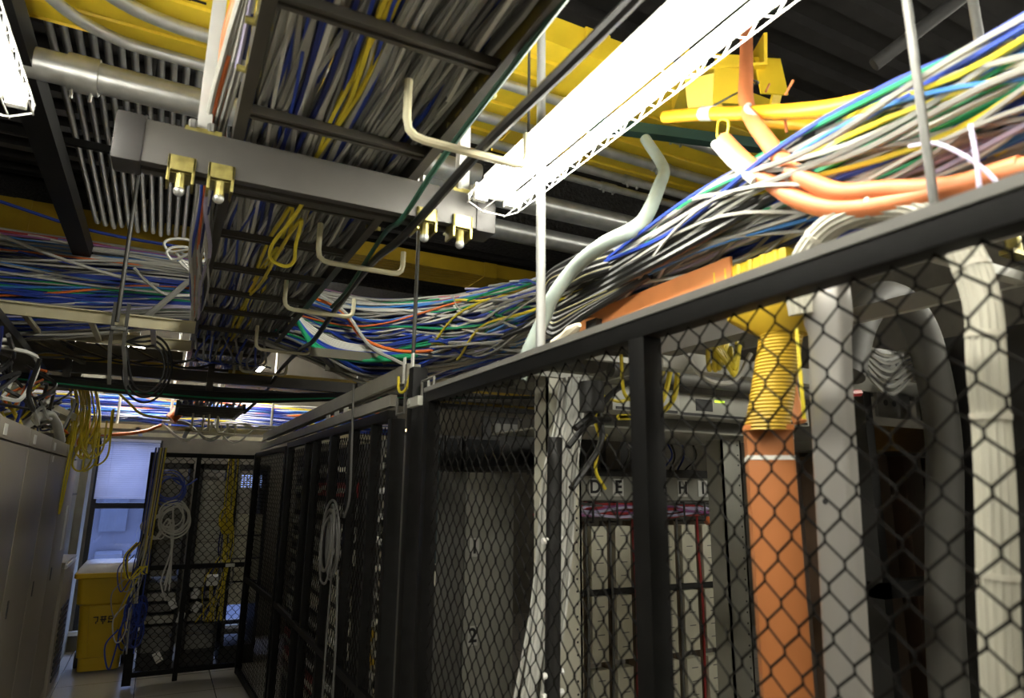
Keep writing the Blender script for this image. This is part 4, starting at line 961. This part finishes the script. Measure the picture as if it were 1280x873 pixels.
for i,(P,c,lab) in enumerate((([(1.72,1.3,2.2),(1.8,1.32,2.15),(1.88,1.36,2.08),(1.95,1.4,2.02),(2.02,1.4,2.02)],'red','red cable curving across the dark plates beside the shiny column'),
    ([(2.3,1.0,2.24),(2.5,1.0,2.25),(2.9,.9,2.3)],'blue','blue cable running off to the right under the cage rail'),
    ([(2.3,.98,2.2),(2.5,.95,2.21),(2.9,.85,2.24)],'white','white cable beside the blue one under the cage rail'),
    ([(2.45,1.0,1.85),(2.55,1.0,1.8),(2.75,.9,1.75)],'red','red plug lead at the right edge of the cage'))):
    cable(cr(P,7), .012, c, lab, None, 7)
for i in range(6):
    cable(cr([(2.3,1.6,2.3-.02*i),(2.45,1.58,2.22-.03*i),(2.6,1.55,2.26-.02*i),(2.9,1.5,2.3)],6), .008, 'grey', 'dull grey loop hanging behind the pale bundle', 'grey loops in the cage', 5)
solo('rail_clamp', G().cyl((2.25,1.0,2.42),(2.25,1.0,2.47),.022,10).span((2.2,.98,2.41),(2.3,1.02,2.425)), M_ZINC, 'gold zinc clamp right of the pale bundle top', 'clamp')
# behind the far fence: racks of blinking gear
for i, y in enumerate((3.2,4.0,4.75,5.5)):
    t = thing('equipment_rack', (1.5,y+.3,0), ['ivory fronted rack just behind the grey coil','dark rack of red and white cards behind the far fence, second','dark rack of cards behind the far fence, third','dark rack of cards behind the far fence, last'][i], 'equipment rack')
    x = 1.05
    part('cabinet', G().span((x+.02,y,0),(x+(.09 if i == 0 else .45),y+.68,1.95)), M_MIDG if i == 0 else M_DARK, t)
    q = random.Random(40+i)
    if i == 0:
        part('strip', G().span((x,y+.1,.2),(x+.02,y+.3,1.9)), mat('ivory strip',(.5,.46,.33),.5), t)
        part('yellow_box', G().span((x-.03,y+.36,.78),(x+.02,y+.5,1.0)), M_YELD, t)
    for k in range(13):
        z = .2+.13*k
        c = q.choice((M_MIDG,M_LGREY,M_DARK,M_LGREY,MATS['red jacket'],M_IVORY))
        u = part('card', G().span((x,y+.04+q.random()*.05,z),(x+.02,y+.62-q.random()*.1,z+.09)), c if i else M_MIDG, t)
        g = G()
        for j in range(8): g.box((x-.006,y+.08+.065*j,z+.03+.03*q.random()),(.012,.035,.03))
        part('connector', g, q.choice((M_PAPER,M_IVORY,M_LGREY)), u, smooth=False)

# ------------------------------------------------------------------ behind the aisle end gate
for i,(x0,x1,lab) in enumerate(((-.02,.28,'grey tower cabinet behind the gate, left half'),(.34,.64,'grey paneled cabinet behind the gate, centre'),(.68,1.0,'ivory rack with yellow leads behind the gate, right'))):
    t = thing('equipment_rack', ((x0+x1)/2,7.6,0), lab, 'equipment rack')
    part('frame', G().span((x0,7.35,.16),(x0+.03,7.9,1.9)).span((x1-.03,7.35,.16),(x1,7.9,1.9)).span((x0,7.35,1.85),(x1,7.9,1.9)).span((x0,7.35,.14),(x1,7.9,.18)), M_DARK, t)
    part('plinth', G().span((x0,7.4,0),(x1,7.85,.14)), M_DARK, t)
    if i < 2:
        for k in range(4):
            z = .95+.2*k
            part('panel', G().span((x0+.03,7.38,z),(x1-.03,7.42,z+.19)), M_MIDG if i == 0 else M_LGREY, t, bevel=.004)
        for k in range(5): part('shelf_unit', G().span((x0+.03,7.4,.32+.1*k),(x1-.03,7.85,.39+.1*k)), M_LGREY if k % 2 else M_MIDG, t, bevel=.004)
        part('drawer', G().span((x0+.03,7.36,.18),(x1-.03,7.4,.3)), M_MIDG, t)
    else:
        for k in range(4): part('panel', G().span((x0+.03,7.38,.55+.22*k),(x1-.03,7.42,.75+.22*k)), M_IVORY, t, bevel=.004)
        g = G()
        for r in range(6):
            for c in range(7): g.box((x0+.06+.03*c,7.376,1.68+.022*r),(.016,.004,.008))
        part('light_panel', g, mat('blue status lights',(.3,.4,.9),emit=((.35,.5,1),.8)), t, smooth=False)
rg = random.Random(51)
for i in range(18):
    x = .56+.12*rg.random(); c = rg.choice(('yellow','dark_grey','yellow','navy','navy','grey'))
    cable(cr([(x,7.2,1.95),(x+rg.uniform(-.03,.03),7.18,1.5),(x+rg.uniform(-.05,.05),7.16,1.1),(x-.05+rg.uniform(-.1,.1),7.14,.8),(x-.1+rg.uniform(-.1,.1),7.14,.45)],6), .007, c, '%s lead hanging behind the gate between the racks' % NICE[c], '%s leads behind the gate' % NICE[c], 5, 'patch_cable')
coil('cable_coil', (.6,7.1,1.36),(1,0,0),(0,0,1),.09,6,.008,'yellow','yellow lead coil hanging behind the gate at the right',9,None,.45)
for i,(x,z) in enumerate(((.22,.64),(.4,.72),(.42,.6),(.15,.2),(.3,.52))):
    solo('paper_tag', G().box((x,7.05,z),(.06,.004,.09),Matrix.Rotation((-.4,.3,.5,-.5,.2)[i],3,'Y')), M_PAPER, ['white paper tag low at the left behind the gate','white paper tag on the cables at the gate centre','white paper tag just under the one at the gate centre','white paper tag near the floor behind the gate','small white paper tag left of the yellow leads'][i], 'tag')
solo('wall_box', G().span((.34,7.0,.78),(.46,7.06,.98)), M_LGREY, 'grey socket box on the gate just below its middle rail', 'junction box')
solo('desk_phone', G().box((.53,7.05,.83),(.1,.06,.09),Matrix.Rotation(.3,3,'X')), M_PAPER, 'small white phone unit beside the grey socket box', 'phone', bevel=.012)
# ------------------------------------------------------------------ dark structure below and behind the crossing bundle
t = thing('cross_beam', (0,6.0,2.45), 'dark brown cross beam with olive plate under the crossing cables', 'beam')
part('plate', G().span((-2.6,5.98,2.66),(.05,6.02,2.76)), mat('olive brown plate',(.16,.145,.1),.6), t)
part('channel', G().span((-3,6.0,2.53),(4,6.06,2.62)), M_BRONZE, t)
part('lower_channel', G().span((-3,6.1,2.46),(4,6.16,2.51)), M_DARK, t)
for x in (-.75,.25,1.5): part('hanger', G().span((x,5.97,2.4),(x+.05,6.0,2.78)), M_BRONZE, t)
for i in range(5):
    q = random.Random(80+i)
    cable(cr([(-3,5.75,2.44+.015*i),(-1.2,5.75,2.41+.012*i),(-.3,5.75,2.37+.012*i),(.5,5.75,2.36+.014*i),(1.4,5.75,2.44+.01*i),(2.6,5.75,2.54),(3.4,5.75,2.6)],9), .016, 'green' if i == 1 else 'black', ('green cable in the black cable run under the crossing bundle' if i == 1 else 'black cable in the run strung under the crossing bundle'), 'black cable run under the bundle' if i != 1 else None, 7)
t = thing('angled_brace', (-.8,5.4,2.5), 'olive slanting brace below the left cross tray', 'brace')
part('bar', G().beam((-.85,5.2,2.66),(-.62,5.9,2.6),.04,.04), MATS['olive brown plate'], t)
# black drooping loop left of the ladder
for i in range(3):
    r = .14+.03*i
    cable(cr([(-.3,5.0,2.62)]+[(-.16+r*.72*math.sin(a),5.05,2.46+r*1.15*math.cos(a)) for a in [k*.6-.4 for k in range(9)]]+[(-.3,5.05,2.6)],5), .008, 'black', 'black cable loop hanging below the left cross tray', 'black hanging loops', 6)
rg = random.Random(91)
for i in range(10):
    x = -2.2+1.9*i/9
    cable(cr([(x,5.4,2.66),(x+.2,5.5,2.55+.05*rg.random()),(x+.4,5.6,2.57),(x+.6,5.7,2.64)],6), .009, rg.choice(('black','dark_grey')), 'dark cable slung under the left cross tray', 'dark cables under the left cross tray', 5)
for i in range(14):
    x = .1+.5*rg.random()
    cable(cr([(x,5.0,2.72),(x+rg.uniform(-.1,.1),5.25,2.6),(x+rg.uniform(-.2,.2),5.5,2.58+.06*rg.random()),(x+rg.uniform(-.2,.2),5.8,2.66)],6), .008, rg.choice(('grey','dark_grey','blue','grey')), 'cable end straggling under the far part of the ladder tray', 'stragglers under the ladder', 5, 'patch_cable')
# ------------------------------------------------------------------ bright far trays
t = thing('far_tray', (.2,7.4,2.2), 'cream railed far tray heaped with bright blue and white cables over the gate', 'cable tray')
for y in (7.2,8.3): part('side_rail', G().span((-1.2,y,2.2),(2.6,y+.02,2.245)), M_CREAM, t)
for k in range(9): part('rung', G().span((-1.1+k*.42,7.2,2.2),(-1.06+k*.42,8.3,2.22)), M_CREAM, t)
for i in range(70):
    c = rg.choice(('blue','sky_blue','blue','blue','navy','white','grey','yellow','blue','sky_blue','lavender')) if i % 12 else 'orange'
    y = 7.25+1.0*rg.random(); z = 2.27+.34*(y-7.25)+.04*rg.random()
    cable(cr([(-1.3+k*.45,y+rg.uniform(-.06,.06),z+rg.uniform(-.025,.025)) for k in range(9)],4), .011, c, '%s cable lying in the bright far tray over the gate' % NICE[c], '%s cables in the far tray' % NICE[c], 5)
for i in range(5):
    cable(cr([(-.05+k*.22,7.19,2.28+rg.uniform(-.02,.02)-(.16 if k in (1+i%3,) else 0)) for k in range(6)],5), .008, rg.choice(('white','grey')), 'pale cable drooping in front of the far tray rail', 'pale droops on the far tray', 5)
for x in (-.42,.02,.42,.95): solo('tray_rod', G().cyl((x,7.22,2.2),(x,7.22,4.5),.012,8), M_WHITEM, {-.42:'white rod holding the far tray, above the window',.02:'white rod holding the far tray, left of the hook huddle',.42:'white rod holding the far tray, right of the hook huddle',.95:'white rod holding the far tray, by the cage fence'}[x], 'rod')
solo('orange_drum', G().tube([(.02,7.1,2.3),(.12,7.12,2.42),(.16,7.14,2.52)],.055,12), CAB['orange'], 'fat orange tube bend left of the hook huddle', 'tube')
# yellow and orange fibres pouring down at the end of the cabinet row
t = thing('fibre_trough', (-.66,6.5,2.2), 'cream trough corner from which yellow fibres pour at the left', 'cable raceway')
part('trough', G().beam((-.95,5.4,2.3),(-.66,6.6,2.2),.1,.05), M_CREAM, t)
part('bridge', G().span((-.72,6.55,2.1),(-.42,6.65,2.15)), M_CREAM, t)
for i in range(26):
    c = rg.choice(('yellow','yellow','yellow','orange','yellow'))
    x = -.72+.2*rg.random(); y = 6.4+.15*rg.random()
    zb = rg.choice((2.05,1.95,1.9,1.85))
    P = [(x-.05,y+.1,2.5),(x,y,2.35),(x+.03*rg.random(),y-.05,2.2),(x+rg.uniform(-.03,.05),y-.05,2.02),(x+rg.uniform(-.04,.06),y-.06,zb)]
    if i % 4 == 0: P += [(x+.05,y-.06,zb-.06),(x+.12,y-.06,zb+.02),(x+.12,y-.06,zb+.25)]
    cable(cr(P,6), .0075, c, '%s fibre pouring over the end of the beige cabinets' % NICE[c], '%s fibres over the cabinets' % NICE[c], 5)
for i in range(2):
    cable(cr([(-.62,6.0,2.15),(-.625,5.98,1.95),(-.63,5.96,1.7+.05*i),(-.63,5.94,1.48),(-.625,6.02,1.62),(-.62,6.06,1.95),(-.62,6.1,2.12)],7), .006, 'yellow', 'thin yellow fibre dangling in front of the cabinet doors', 'dangling fibres at the cabinets', 5)
cable(cr([(-.45,6.5,2.5),(-.3,6.5,2.36),(-.2,6.5,2.28),(0,6.5,2.25)],7), .01, 'yellow', 'long yellow fibre slanting to the right above the window', None, 6)
cable(cr([(-.7,7.0,2.14),(-.45,7.05,2.13),(-.2,7.05,2.17),(-.05,7.1,2.24)],7), .016, 'orange', 'brownish orange cable above the window top', None, 6)
# dark and white tangle on top of the left cabinets
for i in range(34):
    q = rg; y = 3.6+2.7*q.random(); x = -.95+.3*q.random(); c = q.choice(('black','dark_grey','black','white','grey','orange','yellow','black','navy'))
    P = [(x+q.uniform(-.12,.12),y+q.uniform(-.35,.35),2.02+.34*q.random()) for k in range(5)]
    cable(cr(P,6), q.choice((.008,.011)), c, '%s cable in the tangle on top of the left cabinets' % NICE[c], '%s cables on the cabinets' % NICE[c], 5, 'patch_cable')
solo('white_tube', G().tube(cr([(-.8,5.0,2.02),(-.72,5.3,2.14),(-.68,5.5,2.1),(-.66,5.7,1.99)],8),.03,10), CAB['white'], 'curved white tube end lying on the cabinet edge', 'tube')
solo('cable_basket', G().beam((-1.1,3.4,2.6),(-1.1,6.4,2.5),.5,.05), M_DARK, 'dark cable basket over the left cabinets', 'cable tray')
# ------------------------------------------------------------------ daylight outside and picture settings
w = bpy.data.worlds.new('sky'); SC.world = w; w.use_nodes = True
bg = w.node_tree.nodes['Background']; bg.inputs['Color'].default_value = (.5,.62,1,1); bg.inputs['Strength'].default_value = 3.2
vs = SC.view_settings
SC.display_settings.display_device = 'sRGB'
vs.view_transform = 'Standard'; vs.look = 'None'; vs.gamma = 1; vs.exposure = 0.9; vs.use_curve_mapping = False
SC.cycles.use_denoising = True
SC.cycles.max_bounces = 8; SC.cycles.diffuse_bounces = 4; SC.cycles.glossy_bounces = 3; SC.cycles.transmission_bounces = 4
SC.cycles.sample_clamp_indirect = 6
SC.cycles.caustics_reflective = False; SC.cycles.caustics_refractive = False
